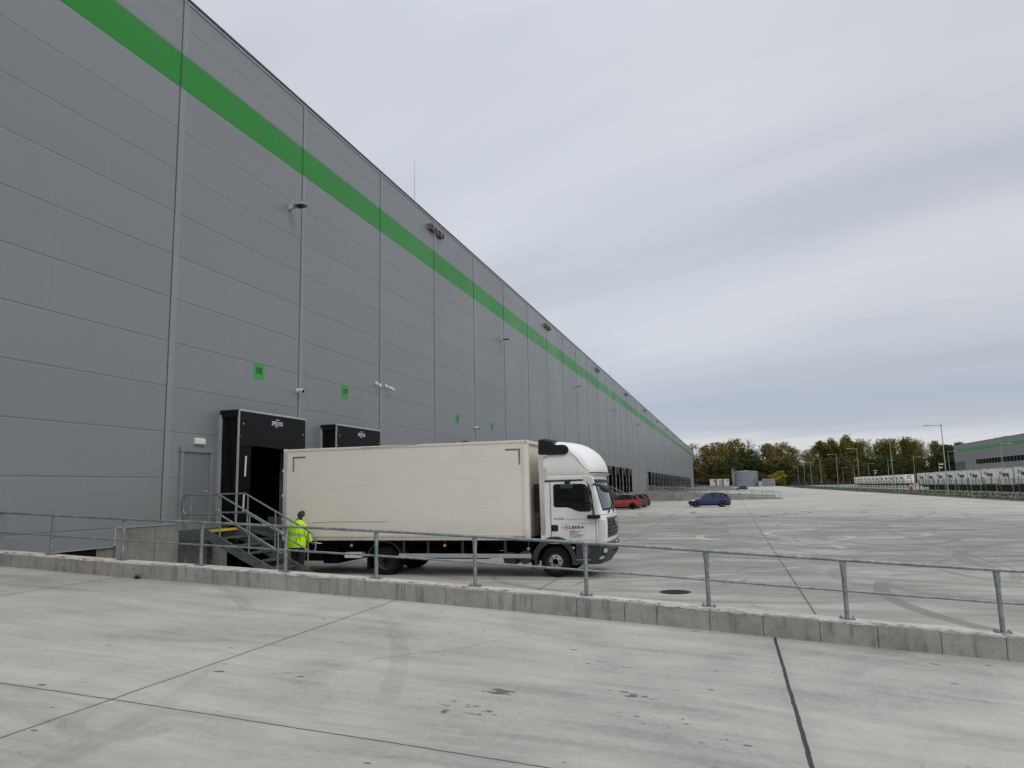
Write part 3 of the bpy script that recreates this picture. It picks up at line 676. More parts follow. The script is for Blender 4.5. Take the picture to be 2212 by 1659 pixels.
# ------------------------------------------------------------------ dock shelters
def shelter():
    """built around y=0 (centre of the dock), at x=WX, world z"""
    s = thing('dock_shelter', (0, 0, 0), '', 'dock shelter', 'black dock shelters along the warehouse')
    x0, x1 = WX, WX + 0.62; w = 1.68; zt_, zb = 2.36, -0.85
    mb = MB()
    for sg in (-1, 1):
        ya, yb = sorted((sg * (w - 0.035), sg * w)); mb.box(x1 - 0.05, x1, ya, yb, zb, zt_)
        ya, yb = sorted((sg * (w - 0.02), sg * (w + 0.04))); mb.box(x0, x0 + 0.06, ya, yb, zb, zt_ - 0.12)
    mb.box(x1 - 0.05, x1 + 0.005, -w, w, zt_ - 0.02, zt_ + 0.035)
    mb.build('frame', M['alu'], s)
    for sg in (-1, 1):
        mb = MB(); rows = []
        for i in range(9):
            zz = zb + 0.02 + (zt_ - zb - 0.04) * i / 8; rows.append([(x0 + 0.06 + (x1 - 0.05 - x0 - 0.06) * j / 6, sg * (w - 0.012 - 0.02 * math.sin(j * 1.7 + i * 0.8) - 0.015), zz) for j in range(7)])
        mb.loft(rows, closed=False)
        mb.build('side_cover', M['blackfab'], s)
    mb = MB(); mb.box(x0, x1 - 0.04, -w - 0.03, w + 0.03, zt_ - 0.19, zt_ + 0.01); mb.build('roof_cover', M['hood'], s)
    # front curtains with a slightly loose hood
    mb = MB(); rows = []
    for i in range(7):
        zz = zt_ - 0.03 - 0.97 * i / 6
        rows.append([(x1 + 0.004 + 0.012 * math.sin(j * 0.9 + i * 0.5) * (i / 6) + 0.010 * (i / 6) ** 2, -w + 0.05 + (2 * w - 0.06) * j / 14, zz + (0.015 * math.sin(j * 0.55) if i == 6 else 0)) for j in range(15)])
    mb.loft(rows, closed=False); mb.build('hood', M['hood'], s, smooth=60)
    for sg in (-1, 1):
        mb = MB(); rows = []
        for i in range(9):
            zz = zb + (zt_ - 0.9 - zb) * i / 8
            rows.append([(x1 - 0.012 + 0.008 * math.sin(i * 1.3 + j), sg * (w - 0.04 - 0.55 * j / 3), zz) for j in range(4)])
        mb.loft(rows, closed=False)
        mb.build('side_curtain', M['blackfab'], s)
    mb = MB()
    for sg in (-1, 1):
        for z0, z1 in ((0.50, 1.08), (-0.52, 0.05)):
            mb.prism([(sg * 1.36 - 0.035 + 0.04 * (z0 - 0.5), z0), (sg * 1.36 + 0.035 + 0.04 * (z0 - 0.5), z0), (sg * 1.36 + 0.035 + 0.04 * (z1 - 0.5), z1), (sg * 1.36 - 0.035 + 0.04 * (z1 - 0.5), z1)], 'x', x1 + 0.006, x1 + 0.009)
    mb.build('guide_mark', M['white'], s)
    mb = MB()
    for yy, zz in ((-w + 0.02, 1.62), (w - 0.15, 1.86), (-w + 0.18, 1.98)): mb.tube([(x1 + 0.006, yy, zz), (x1 + 0.022, yy, zz)], 0.022, 8)
    mb.build('bolt', M['alu'], s)
    t = text_mesh('logo', 'SPEDOS', 0.17, M['white'], s, (x1 + 0.022, 0.10, 2.045), (0, 1, 0), (0, 0, 1), 0.002, 'CENTER', 0.95, 0.0025, 0.12)
    mb = MB(); mb.box(x1 + 0.022, x1 + 0.025, 0.02, 0.22, 2.205, 2.222); mb.box(x1 + 0.022, x1 + 0.025, -0.02, 0.16, 1.995, 2.010); mb.build('logo_bar', M['white'], s)
    # rubber buffers and dock leveller lip
    for sg in (-1, 1):
        mb = MB(); mb.box(x0 + 0.03, x0 + 0.18, sg * 1.05 - 0.12, sg * 1.05 + 0.12, -1.45, -1.0); mb.build('rubber_buffer', M['black'], s)
    mb = MB(); mb.box(x0 - 0.3, x0 + 0.06, -0.95, 0.95, -1.02, -0.965); mb.build('leveller_plate', M['galv_d'], s)
    return s
proto = shelter()
def dock_label(i, yy):
    if i < 10: return 'black dock shelter with white lettering below number sign %02d' % (8 + i)
    k = i - 10
    return '%s dock shelter from the left in the long far row' % (ORD[k])
for i, yy in enumerate(docks):
    o = proto if i == 0 else copy_tree(proto)
    o.location = (0, yy, 0); o['label'] = dock_label(i, yy)
proto['_org'] = [0, 0, 0]

# goods seen dimly inside the open first dock
def pallets(x, y, z, n_, label):
    s = thing('pallet_stack', (x, y, z), label, 'pallets', 'pallet stacks inside the open dock')
    for k in range(n_):
        mb = MB(); z0 = z + k * 0.15
        for i in range(5): mb.box(x - 0.4, x + 0.4, y - 0.55 + i * 0.25, y - 0.45 + i * 0.25, z0 + 0.12, z0 + 0.142)
        for i in range(3): mb.box(x - 0.4, x + 0.4, y - 0.55 + i * 0.5, y - 0.45 + i * 0.5, z0, z0 + 0.02)
        for i in range(3):
            for j in range(3): mb.box(x - 0.4 + j * 0.33, x - 0.27 + j * 0.33, y - 0.55 + i * 0.5, y - 0.45 + i * 0.5, z0 + 0.02, z0 + 0.12)
        mb.build('pallet', M['wood'], s)
pallets(-15.2, 18.9, -0.97, 6, 'left stack of wooden pallets inside the open dock')
pallets(-15.6, 19.95, -0.97, 8, 'right taller stack of wooden pallets inside the open dock')

# ------------------------------------------------------------------ dock stairs
def stairs():
    s = thing('dock_stairs', (0, 0, ZY), '', 'stairs', 'steel stairs beside the docks')
    o0 = 16.0  # original near side
    yn, yf = 16.0, 17.1; zl = -0.89; xt = -12.82; zg = ZY; xb = xt + (zl - zg) / 0.52
    def st(y):
        mb = MB(); h = 0.24; t = 0.008
        mb.loft([[(x, y - 0.03, z), (x, y + 0.03, z), (x, y + 0.03, z - t * 1.5), (x, y - 0.03 + t, z - t * 1.5), (x, y - 0.03 + t, z - h + t), (x, y + 0.03, z - h + t), (x, y + 0.03, z - h), (x, y - 0.03, z - h)] for x, z in ((WX + 0.04, zl), (xt, zl), (xb, zg + 0.10))], caps=True)
        mb.add([(xb, y - 0.03, zg + 0.10), (xb, y - 0.03 + t, zg + 0.10), (xb + 0.16, y - 0.03 + t, zg + 0.003), (xb + 0.16, y - 0.03, zg + 0.003), (xb - 0.35, y - 0.03, zg + 0.003), (xb - 0.35, y - 0.03 + t, zg + 0.003)], [(0, 1, 2, 3), (0, 3, 4), (1, 5, 2), (0, 4, 5, 1), (3, 2, 5, 4)])
        return mb.build('stringer', M['galv_d'], s)
    st(yn); st(yf)
    mb = MB(); x = WX + 0.05
    while x < xt - 0.02: mb.box(x, x + 0.006, yn + 0.03, yf - 0.03, zl - 0.035, zl - 0.002); x += 0.034
    for i in range(12): mb.box(WX + 0.05, xt, yn + 0.03 + i * 0.094, yn + 0.036 + i * 0.094, zl - 0.02, zl - 0.003)
    mb.build('platform', M['galv_d'], s)
    nst = 7; rise = (zl - zg) / nst
    for i in range(1, nst):
        z = zl - rise * i; xc = xt + (zl - z) / 0.52 - 0.06
        mb = MB(); mb.box(xc - 0.13, xc + 0.13, yn + 0.005, yf - 0.03, z - 0.006, z); mb.box(xc + 0.124, xc + 0.13, yn + 0.005, yf - 0.03, z - 0.035, z); mb.box(xc - 0.13, xc - 0.124, yn + 0.005, yf - 0.03, z - 0.03, z); mb.build('tread', M['galv_d'], s)
    mb = MB(); mb.box(xt - 0.05, xt + 0.035, yn + 0.03, yf - 0.03, zl - 0.001, zl + 0.010); mb.box(xt + 0.03, xt + 0.036, yn + 0.03, yf - 0.03, zl - 0.05, zl + 0.01); mb.build('yellow_nosing', M['yellow'], s)
    for yy in (yn, yf):
        mb = MB(); mb.box(WX + 0.04, WX + 0.16, yy - 0.04, yy + 0.04, zg, zl - 0.24); mb.build('leg', M['galv_d'], s)
    mb = MB(); mb.tube([(WX + 0.18, yn, zl - 0.3), (xt - 0.1, yf - 0.1, zg + 0.1)], 0.012, 6); mb.tube([(xt - 0.1, yn, zl - 0.25), (WX + 0.2, yf, zg + 0.1)], 0.012, 6); mb.build('brace', M['galv_d'], s)
    def arc(cx, cz, r, a0, a1, y, k=6): return [(cx + r * math.cos(R(a0 + (a1 - a0) * i / k)), y, cz + r * math.sin(R(a0 + (a1 - a0) * i / k))) for i in range(k + 1)]
    def rail(y, xs0):
        dy = y - 0.0; top = 0.02; mid = -0.48; r = 0.024; bend = 0.12
        xe = xb - 0.32; sl = -0.52
        zr = lambda x, z0: z0 + sl * max(0, x - (xt + 0.28))
        # closed loop: landing end bend, top rail down the slope, lower bend, mid rail back
        pts = arc(xs0 + bend, mid + bend, bend, 270, 180, y) + arc(xs0 + bend, top - bend, bend, 180, 90, y)
        pts += [(xt + 0.24, y, top)]
        ex = xb - (0.52 if y < 16.5 else 0.36); pts += [(ex, y, zr(ex, top))]
        e1 = zr(ex, top); e2 = zr(ex, mid)
        pts += [(ex + 0.14, y, e1 - 0.07), (ex + 0.20, y, e1 - 0.20), (ex + 0.20, y, e2 + 0.06), (ex + 0.14, y, e2 - 0.04), (ex + 0.04, y, e2 - 0.04), (ex - 0.1, y, zr(ex - 0.1, mid))]
        pts += [(xt + 0.26, y, mid + 0.01), (xt + 0.12, y, mid)]
        pts += [(xs0 + bend, y, mid)]
        mb = MB(); mb.tube(pts, r, 10); mb.build('handrail', M['galv'], s, smooth=50)
        mb = MB(); mb.tube([(xt + 0.17, y, top + 0.001), (xt + 0.27, y, top - 0.004)], 0.0252, 10); mb.build('rusty_weld', M['rust'], s, smooth=50)
        for px in (xs0 + 0.24 if y < 16.5 else None, xt + 0.33, xt + 1.20, ex - 0.02):
            if px is None: continue
            zz = zr(px, top); zb_ = zl - 0.02 if px < xt else zl - 0.52 * (px - xt) - 0.02
            if px > xt: zb_ = max(zb_ - 0.05, zg)
            mb = MB(); mb.tube([(px, y - 0.0, zb_), (px, y, zz)], 0.0215, 10); mb.box(px - 0.045, px + 0.045, y - 0.03, y + 0.03, zb_ - 0.002, zb_ + 0.014); mb.build('handrail_post', M['galv'], s, smooth=50)
    rail(yn, WX + 0.10); rail(yf, WX + 0.32)
    return s
st0 = stairs(); st0['label'] = 'galvanised steel stairs with yellow nosing up to the grey side door behind the truck'
for dy, lab in ((80.3 - 16.53, 'steel stairs at the four far docks, behind the cab and the red car'), (128.6 - 16.53, 'steel stairs at the start of the long far row of docks'), (196.2 - 16.53, 'steel stairs half way along the long far row of docks')):
    copy_tree(st0, loc=(0, dy, ZY), label=lab)

# ------------------------------------------------------------------ truck
def dirty(name, col, dirt, rough=0.35, amt=0.5, zlo=-1.3, zhi=-0.3, hzk=0.22):
    m, n, b = base_mat(name, rough, 0.0, 0.4)
    p = n.pos(); px, py, pz = n.sep(p)[0:3]
    a = n.noise(n.mul(p, (0.6, 0.6, 1.6)), 1.4, 6, 0.65); st = n.noise(n.mul(p, (5, 5, 0.35)), 1.3, 5, 0.65); hz = n.noise(n.mul(p, (0.25, 0.25, 9)), 2.2, 5, 0.6)
    up = n.m('MULTIPLY', n.step(pz, zlo, zhi, 1.0, 0.0), n.step(st, 0.15, 0.85, 0.45, 1.0))
    d = n.m('ADD', n.m('MULTIPLY', up, amt), n.m('ADD', n.m('MULTIPLY', n.step(a, 0.45, 0.75), 0.10), n.m('MULTIPLY', n.step(hz, 0.5, 0.8), hzk)), clamp=True)
    c = n.mix(d, col, dirt)
    sp = n.step(n.noise(p, 30, 3, 0.6), 0.70, 0.76, 0, 0.45)
    c = n.mix(sp, c, tuple(x * 0.35 for x in dirt))
    n.l.new(c, b.inputs['Base Color']); n.l.new(n.step(d, 0, 1, rough, 0.75), b.inputs['Roughness'])
    return m
M['box'] = dirty('beige_truck_box', (0.82, 0.76, 0.665), (0.46, 0.375, 0.30), 0.45, 0.40, -1.40, -0.45, 0.16)
M['boxtrim'] = dirty('beige_box_trim', (0.74, 0.69, 0.59), (0.25, 0.19, 0.14), 0.5, 0.5, -1.35, -0.9)
M['cab'] = dirty('white_cab_paint', (0.80, 0.79, 0.75), (0.5, 0.45, 0.37), 0.28, 0.3, -1.5, -0.7, 0.06)
M['roofw'] = dirty('white_deflector_plastic', (0.78, 0.76, 0.735), (0.5, 0.45, 0.4), 0.4, 0.12, 0.2, 1.0, 0.03)
M['flap'] = dirty('stained_white_flap', (0.60, 0.57, 0.53), (0.24, 0.19, 0.16), 0.5, 0.8, -1.2, 0.2)
M['bumper'] = simple('dark_grey_bumper', (0.028, 0.033, 0.040), 0.5, var=0.15, scale=4)
M['tape'] = simple('faded_reflective_tape', (0.20, 0.175, 0.15), 0.5, var=0.4, scale=9)
def glass(name, tint=(0.006, 0.009, 0.010), sp=0.35):
    m, n, b = base_mat(name, 0.04, 0.0, sp); b.inputs['Base Color'].default_value = (*tint, 1); return m
M['glass'] = glass('dark_cab_glass'); M['screen'] = glass('windscreen_glass', (0.02, 0.05, 0.06), 0.3); M['wing'] = glass('car_glass', (0.02, 0.025, 0.028))
_t = M['wing'].node_tree; _tr = _t.nodes.new('ShaderNodeBsdfTransparent'); _tr.inputs[0].default_value = (0.62, 0.72, 0.70, 1); _mx = _t.nodes.new('ShaderNodeMixShader'); _mx.inputs[0].default_value = 0.30
_t.links.new(_tr.outputs[0], _mx.inputs[1]); _t.links.new(_t.nodes['Principled BSDF'].outputs[0], _mx.inputs[2]); _t.links.new(_mx.outputs[0], _t.nodes['Material Output'].inputs[0])
m_, n_, b_ = base_mat('headlamp_lens', 0.12, 0.6); b_.inputs['Base Color'].default_value = (0.62, 0.62, 0.60, 1); M['lens'] = m_
M['rim'] = dirty('dusty_grey_rim', (0.40, 0.385, 0.35), (0.17, 0.14, 0.11), 0.5, 0.3, -2.2, -1.5)
M['darkrim'] = simple('dirty_dark_rim', (0.045, 0.043, 0.040), 0.6, var=0.3)
YS, YB = 18.2, 20.72; XR, XF = -12.14, -4.95; BZ0, BZ1 = -1.305, 1.235
tk = thing('box_truck', (-8.5, 19.4, ZY), 'white cab truck with a dirty beige box body backed up to the first dock', 'truck')
mb = MB(); mb.box(XR + 0.12, XF - 0.10, YS + 0.012, YB - 0.012, BZ0 + 0.10, BZ1 - 0.06); body = mb.build('box_body', M['box'], tk)
mb = MB(); mb.box(XF - 0.10, XF - 0.06, YS + 0.10, YB - 0.10, BZ0 + 0.05, BZ1 - 0.05); mb.build('front_wall', M['box'], body)
mb = MB()
for y0, y1 in ((YS, YS + 0.06), (YB - 0.06, YB)):
    mb.box(XR, XF - 0.02, y0, y1, BZ1 - 0.075, BZ1)
mb.box(XF - 0.06, XF, YS, YB, BZ1 - 0.09, BZ1 - 0.001); mb.box(XR + 0.01, XF - 0.02, YS + 0.02, YB - 0.02, BZ1 - 0.03, BZ1 - 0.004)
mb.build('roof_rail', M['boxtrim'], body, bev=0.018)
mb = MB()
mb.box(XR, XF - 0.02, YS - 0.006, YS + 0.05, BZ0, BZ0 + 0.075); mb.box(XR, XF - 0.03, YS - 0.001, YS + 0.05, BZ0 + 0.083, BZ0 + 0.14); mb.box(XR, XF - 0.02, YB - 0.05, YB, BZ0, BZ0 + 0.14)
mb.build('bottom_rail', M['boxtrim'], body, bev=0.006)
for y0, y1, sg in ((YS, YS + 0.14, 1), (YB - 0.14, YB, -1)):
    mb = MB(); yo = y0 if sg == 1 else y1
    pf = [(XF - 0.16, yo + sg * 0.004), (XF - 0.16, yo + sg * 0.02)]
    prof = [(XF - 0.15, yo), (XF - 0.07, yo), (XF - 0.035, yo + sg * 0.012), (XF - 0.01, yo + sg * 0.045), (XF, yo + sg * 0.10), (XF, yo + sg * 0.16), (XF - 0.06, yo + sg * 0.16), (XF - 0.15, yo + sg * 0.05)]
    mb.prism(prof if sg == 1 else prof[::-1], 'z', BZ0 + 0.02, BZ1 - 0.092); mb.build('corner_post', M['boxtrim'], body, smooth=40)
    mb = MB(); mb.box(XR, XR + 0.045, yo if sg == 1 else yo - 0.08, yo + 0.08 if sg == 1 else yo, BZ0, BZ1 - 0.076); mb.box(XR + 0.052, XR + 0.115, yo if sg == 1 else yo - 0.05, yo + 0.05 if sg == 1 else yo, BZ0, BZ1 - 0.076)
    for zz in (-0.75, -0.1, 0.6): mb.box(XR - 0.03, XR + 0.02, yo - 0.012 if sg == 1 else yo, yo if sg == 1 else yo + 0.012, zz, zz + 0.08)
    mb.build('rear_post', M['flap'], body)
mb = MB(); mb.box(XR + 0.001, XR + 0.10, YS + 0.1, YB - 0.1, BZ0 + 0.01, BZ0 + 0.10); mb.build('rear_sill', M['ltgrey'], body)
mb = MB(); mb.box(XR - 0.01, XR + 0.09, YS - 0.006, YS + 0.05, BZ1 - 0.09, BZ1 + 0.012); mb.build('rear_corner_cap', M['boxtrim'], body, bev=0.01)
def lmark(x0, dirx):
    mb = MB(); xa, xb = sorted((x0, x0 + dirx * 0.40)); mb.box(xa, xb, YS - 0.001 + 0.009, YS + 0.02, 0.975, 1.022); xa, xb = sorted((x0, x0 + dirx * 0.045)); mb.box(xa, xb, YS + 0.0085, YS + 0.02, 0.605, 0.974); mb.build('corner_mark', M['tape'], body)
lmark(-11.85, 1); lmark(-5.15, -1)
mb = MB(); mb.tube([(-11.2, YS + 0.009, -0.82), (-10.3, YS + 0.008, -0.80), (-9.0, YS + 0.008, -0.81), (-8.9, YS + 0.008, -0.80)], 0.004, 4)
mb.tube([(-9.7, YS - 0.002, 1.195), (-8.9, YS - 0.004, 1.205), (-8.3, YS - 0.004, 1.225), (-7.9, YS - 0.002, 1.245)], 0.005, 4); mb.build('scratch', M['tape'], body)
text_mesh('maker_lettering', 'WALTHER', 0.085, simple('blue_black_letters', (0.02, 0.025, 0.06), 0.5), body, (-5.36, YS - 0.008, -1.275), (1, 0, 0), (0, 0, 1), 0.001, 'LEFT', 0.78, 0.004)
mb = MB(); mb.box(-7.6, -7.25, 19.2, 19.5, BZ1 - 0.002, BZ1 + 0.06); mb.tube([(-7.25, 19.3, BZ1 + 0.04), (-7.05, 19.3, BZ1 + 0.09), (-6.9, 19.3, BZ1 + 0.04)], 0.035, 8); mb.build('roof_antenna', M['black'], body)
# chassis
mb = MB()
for y in (18.95, 19.85): mb.box(-11.9, -3.6, y, y + 0.09, -1.62, -1.40)
for x in (-11.6, -10.2, -8.2, -7.0, -5.8, -4.9): mb.box(x, x + 0.1, 18.95, 19.94, -1.58, -1.44)
mb.box(-11.95, -5.1, YS + 0.15, YB - 0.15, -1.40, BZ0 + 0.01)
ch = mb.build('chassis', M['dark'], tk)
mb = MB(); mb.box(-11.0, -10.55, 18.5, 20.3, -1.95, -1.41); mb.box(-11.55, -11.0, 18.45, 20.4, -1.88, -1.40); mb.box(-10.55, -9.9, 18.7, 20.2, -1.80, -1.40); mb.build('lift_gear_shade', M['dark'], tk)  # tail lift gear boxes, shadow under the body put into shape and colour
mb = MB(); mb.box(-8.4, -6.3, 18.95, 19.9, -1.85, -1.45); mb.box(-8.0, -6.4, 19.9, 20.3, -1.80, -1.5); mb.tube([(-9, 19.45, -1.85), (-5, 19.45, -1.7)], 0.07, 8); mb.build('gearbox', M['dark'], tk)
mb = MB(); mb.box(-12.95, XR - 0.02, YS + 0.12, YB - 0.12, -1.30, -1.24); mb.box(-12.25, XR - 0.02, YS + 0.12, YS + 0.2, -1.60, -1.24); mb.box(-12.25, -12.13, YS + 0.1, YB - 0.1, -1.95, -1.88); mb.build('tail_lift', M['galv_d'], tk)
mb = MB(); mb.box(-13.35, -12.6, YS + 0.4, YB - 0.4, -1.22, -1.0) if False else mb.add([(-13.6, 18.4, -0.97), (-13.6, 20.1, -0.97), (-12.6, 20.1, -1.21), (-12.6, 18.4, -1.21), (-13.6, 18.4, -1.01), (-13.6, 20.1, -1.01), (-12.6, 20.1, -1.25), (-12.6, 18.4, -1.25)], [(0, 3, 2, 1), (4, 5, 6, 7), (0, 4, 7, 3), (2, 6, 5, 1), (3, 7, 6, 2), (0, 1, 5, 4)])
lv = mb.build('dock_leveller', M['galv_d']); tag(lv, 'lowered steel dock leveller plate between the open dock and the truck', 'dock leveller')
# wheels
def wheel(cx, cz, y, out, r, w, rimmat, dual=False, hub='front'):
    """out = -1 outer face towards the camera (-y)"""
    mb = MB()
    yo = y; yi = y - out * w
    prof = [(yo - out * 0.02, r * 0.60), (yo, r * 0.66), (yo + out * 0.006, r * 0.82), (yo - out * 0.012, r * 0.93), (yo - out * 0.035, r * 0.985), (yo - out * 0.06, r), (yi + out * 0.06, r), (yi + out * 0.03, r * 0.97), (yi, r * 0.85), (yi, r * 0.55)]
    mb.lathe_y(cx, cz, prof, 40)
    for k in range(5):
        yy = yo - out * (0.055 + k * (w - 0.11) / 4); 
        mb.lathe_y(cx, cz, [(yy - 0.006, r * 1.002), (yy, r * 1.004), (yy + 0.006, r * 1.002)], 40) if False else None
    t = mb.build('tyre', M['tyre'], None, smooth=35)
    mb = MB()
    if hub == 'front':
        prof = [(yo - out * 0.015, r * 0.63), (yo + out * 0.002, r * 0.615), (yo - out * 0.02, r * 0.585), (yo - out * 0.05, r * 0.54), (yo - out * 0.055, r * 0.47), (yo - out * 0.02, r * 0.44)]
        mb.lathe_y(cx, cz, prof, 36); md = MB(); md.lathe_y(cx, cz, [(yo - out * 0.022, r * 0.445), (yo - out * 0.008, r * 0.43), (yo + out * 0.004, r * 0.40), (yo + out * 0.006, r * 0.24), (yo + out * 0.03, r * 0.20)], 36); dsk = md.build('rim_disc', M['rim'], None, smooth=35)
    else:
        prof = [(yo - out * 0.015, r * 0.63), (yo + out * 0.002, r * 0.615), (yo - out * 0.03, r * 0.57), (yo - out * 0.12, r * 0.53), (yo - out * 0.135, r * 0.26), (yo - out * 0.05, r * 0.24), (yo - out * 0.04, r * 0.0)]
        mb.lathe_y(cx, cz, prof, 36)
    rm = mb.build('rim', M['darkrim'], None, smooth=35)
    mb = MB()
    if hub == 'front': mb.tube([(cx, yo - out * 0.02, cz), (cx, yo + out * 0.05, cz)], [r * 0.20, r * 0.17], 18)
    else: mb.tube([(cx, yo - out * 0.13, cz), (cx, yo - out * 0.02, cz)], [r * 0.25, r * 0.2], 18)
    for k in range(6 if hub == 'front' else 8):
        a = 2 * math.pi * (k + 0.25) / (6 if hub == 'front' else 8); rr = r * (0.325 if hub == 'front' else 0.40); yb_ = yo + out * 0.004 if hub == 'front' else yo - out * 0.13
        mb.tube([(cx + rr * math.cos(a), yb_, cz + rr * math.sin(a)), (cx + rr * math.cos(a), yb_ + out * 0.03, cz + rr * math.sin(a))], 0.018, 8)
    hb = mb.build('hub', M['dark'], None, smooth=35)
    ex_ = [dsk] if hub == 'front' else []
    for o in [rm, hb] + ex_: o.parent = t
    t.parent = tk; o0 = tk['_org']
    for o in [t, rm, hb] + ex_:
        for v in o.data.vertices: v.co -= Vector(o0)
    return t
RT = 0.388; CZ = ZY + RT - 0.006
for y, out in ((18.38, -1), (20.54, 1)):
    t = wheel(-4.33, CZ, y, out, RT, 0.23, M['rim']); t.name = 'front_wheel'
    t = wheel(-9.03, CZ, y - 0.03 if out < 0 else y + 0.03, out, RT, 0.23, M['darkrim'], hub='rear'); t.name = 'rear_wheel'
    t = wheel(-9.03, CZ, y + 0.24 if out < 0 else y - 0.24, out, RT, 0.23, M['darkrim'], hub='rear'); t.name = 'rear_wheel'
mb = MB(); mb.tube([(-4.33, 18.6, CZ), (-4.33, 20.3, CZ)], 0.07, 10); mb.build('front_axle', M['dark'], tk); mb = MB(); mb.tube([(-9.03, 18.8, CZ), (-9.03, 20.1, CZ)], 0.09, 10); mb.tube([(-9.03, 19.3, CZ), (-9.03, 19.6, CZ)], 0.2, 14); mb.build('rear_axle', M['dark'], tk)
# rear mudguard
for y0, y1 in ((18.28, 18.80), (20.1, 20.64)):
    mb = MB(); r0, r1 = 0.50, 0.53
    mb.loft([[(-9.03 + r * math.cos(R(a)), y, CZ + r * math.sin(R(a))) for r, y in ((r0, y0), (r1, y0), (r1, y1), (r0, y1))] for a in range(12, 172, 8)], caps=True)
    mb.build('mudguard', M['bumper'], tk, smooth=40)
    mb = MB(); mb.box(-9.56, -9.54, y0 + 0.04, y1, ZY + 0.14, CZ + 0.12); mb.build('mud_flap', M['black'], tk)
# side under-run rail with brackets, markers
mb = MB(); mb.box(-8.58, -4.93, YS + 0.03, YS + 0.065, -1.755, -1.650); sr = mb.build('side_guard', M['alu'], tk, bev=0.006)
mb = MB(); mb.box(-8.58, -4.93, YB - 0.065, YB - 0.03, -1.755, -1.650); mb.build('side_guard', M['alu'], tk, bev=0.006)
for x in (-8.45, -7.75, -6.78, -5.62):
    mb = MB(); mb.box(x - 0.035, x + 0.035, YS + 0.07, YS + 0.09, -1.74, -1.32); 
    for zz in (-1.42, -1.5, -1.58): mb.box(x - 0.008, x + 0.008, YS + 0.066, YS + 0.072, zz, zz + 0.03)
    mb.build('guard_bracket', M['bumper'], sr)
for x in (-9.98, -7.26, -4.99):
    z = -1.44 if x < -5 else -1.52
    mb = MB(); mb.box(x - 0.033, x + 0.033, YS + 0.01, YS + 0.04, z - 0.033, z + 0.033); k = mb.build('side_marker', M['orange'], tk, bev=0.006)
    mb = MB(); mb.box(x - 0.01, x + 0.01, YS + 0.04, YS + 0.09, z - 0.02, BZ0 + 0.02); mb.build('marker_stalk', M['bumper'], k)
mb = MB(); mb.box(-10.21, -9.73, YS + 0.06, YS + 0.35, -1.775, -1.63); mb.build('white_locker', M['white'], tk, bev=0.008)
for cx, r, y0 in ((-5.52, 0.175, YS + 0.12), (-5.12, 0.165, YS + 0.12)):
    mb = MB(); mb.lathe_y(cx, -1.79 + (0.04 if cx > -5.3 else 0), [(y0, 0.0), (y0 - 0.015, r * 0.6), (y0, r * 0.95), (y0 + 0.02, r), (y0 + 0.6, r), (y0 + 0.62, 0)], 26); mb.build('air_tank', simple('dirty_tank_steel', (0.07, 0.06, 0.052), 0.55, 0.2, var=0.3), tk, smooth=40)
mb = MB(); mb.box(-5.3, -4.95, 18.5, 19.1, -1.66, -1.35); mb.tube([(-5.05, 18.62, -1.7), (-5.05, 18.62, -1.36)], 0.10, 12); mb.build('air_filter', M['dark'], tk)

# ---- cab
YC = (18.33 + 20.57) / 2; HW = 1.12; XBK = -4.68
def ring(z, xf, hw, r, crown=0.05, xb=XBK, off=0.0):
    """plan outline at height z: near side back -> near corner -> front -> far corner -> far side back"""
    pts = []
    hw2 = hw + off; xf2 = xf + off; rr = r
    xs_end = xf2 - crown - rr
    for i in range(9): pts.append((xb + (xs_end - xb) * i / 8, YC - hw2, z))
    for i in range(1, 9):
        a = R(90 * i / 8); pts.append((xs_end + rr * math.sin(a), YC - hw2 + rr * (1 - math.cos(a)), z))
    for i in range(1, 12):
        t = -1 + 2 * i / 12; pts.append((xf2 - crown * t * t, YC + (hw2 - rr) * t, z))
    for i in range(0, 9):
        a = R(90 - 90 * i / 8); pts.append((xs_end + rr * math.sin(a), YC + hw2 - rr * (1 - math.cos(a)), z))
    for i in range(1, 9): pts.append((xs_end - (xs_end - xb) * i / 8, YC + hw2, z))
    return pts
cabtab = [(-1.42, -3.02), (-1.30, -3.00), (-1.0, -2.985), (-0.72, -2.995), (-0.62, -3.03), (-0.45, -3.075), (-0.2, -3.14), (0.05, -3.20), (0.22, -3.24), (0.34, -3.26)]
cxf = lambda z: lerp_tab(cabtab, z)
crd = lambda z: lerp_tab([(-1.42, 0.17), (-0.7, 0.17), (-0.5, 0.15), (0.3, 0.15)], z)
def cring(z, off=0.0): return ring(z, cxf(z), HW, crd(z) , 0.05, XBK, off)
mb = MB(); mb.loft([cring(z) for z in (-1.40, -1.3, -1.15, -1.0, -0.85, -0.72, -0.66, -0.6, -0.5, -0.35, -0.2, -0.05, 0.1, 0.2, 0.28, 0.355)], caps=True)
cab_o = mb.build('cab_body', M['cab'], tk, smooth=35)
def patch(name, mat, j0, j1, zs, off, parent, inner=0.0, smooth=35, shift=None):
    """piece of skin over ring points j0..j1 and heights zs, standing off the cab surface"""
    mb = MB(); rows = []
    for z in zs:
        o_ = cring(z, off)[j0:j1 + 1]; i_ = cring(z, inner - 0.004)[j0:j1 + 1]
        rows.append(o_ + i_[::-1])
    mb.loft(rows, caps=True); return mb.build(name, mat, parent, smooth=smooth)
J_FR0, J_FR1 = 12, 32       # from the middle of the near corner to the middle of the far corner
patch('windscreen_rubber', M['black'], 14, 30, [-0.60, -0.4, -0.2, 0.0, 0.19], 0.004, cab_o)
patch('windscreen', M['screen'], 15, 29, [-0.545, -0.4, -0.2, 0.0, 0.15], 0.009, cab_o)
patch('sun_visor', M['black'], 15, 29, [0.10, 0.13, 0.17], 0.015, cab_o)
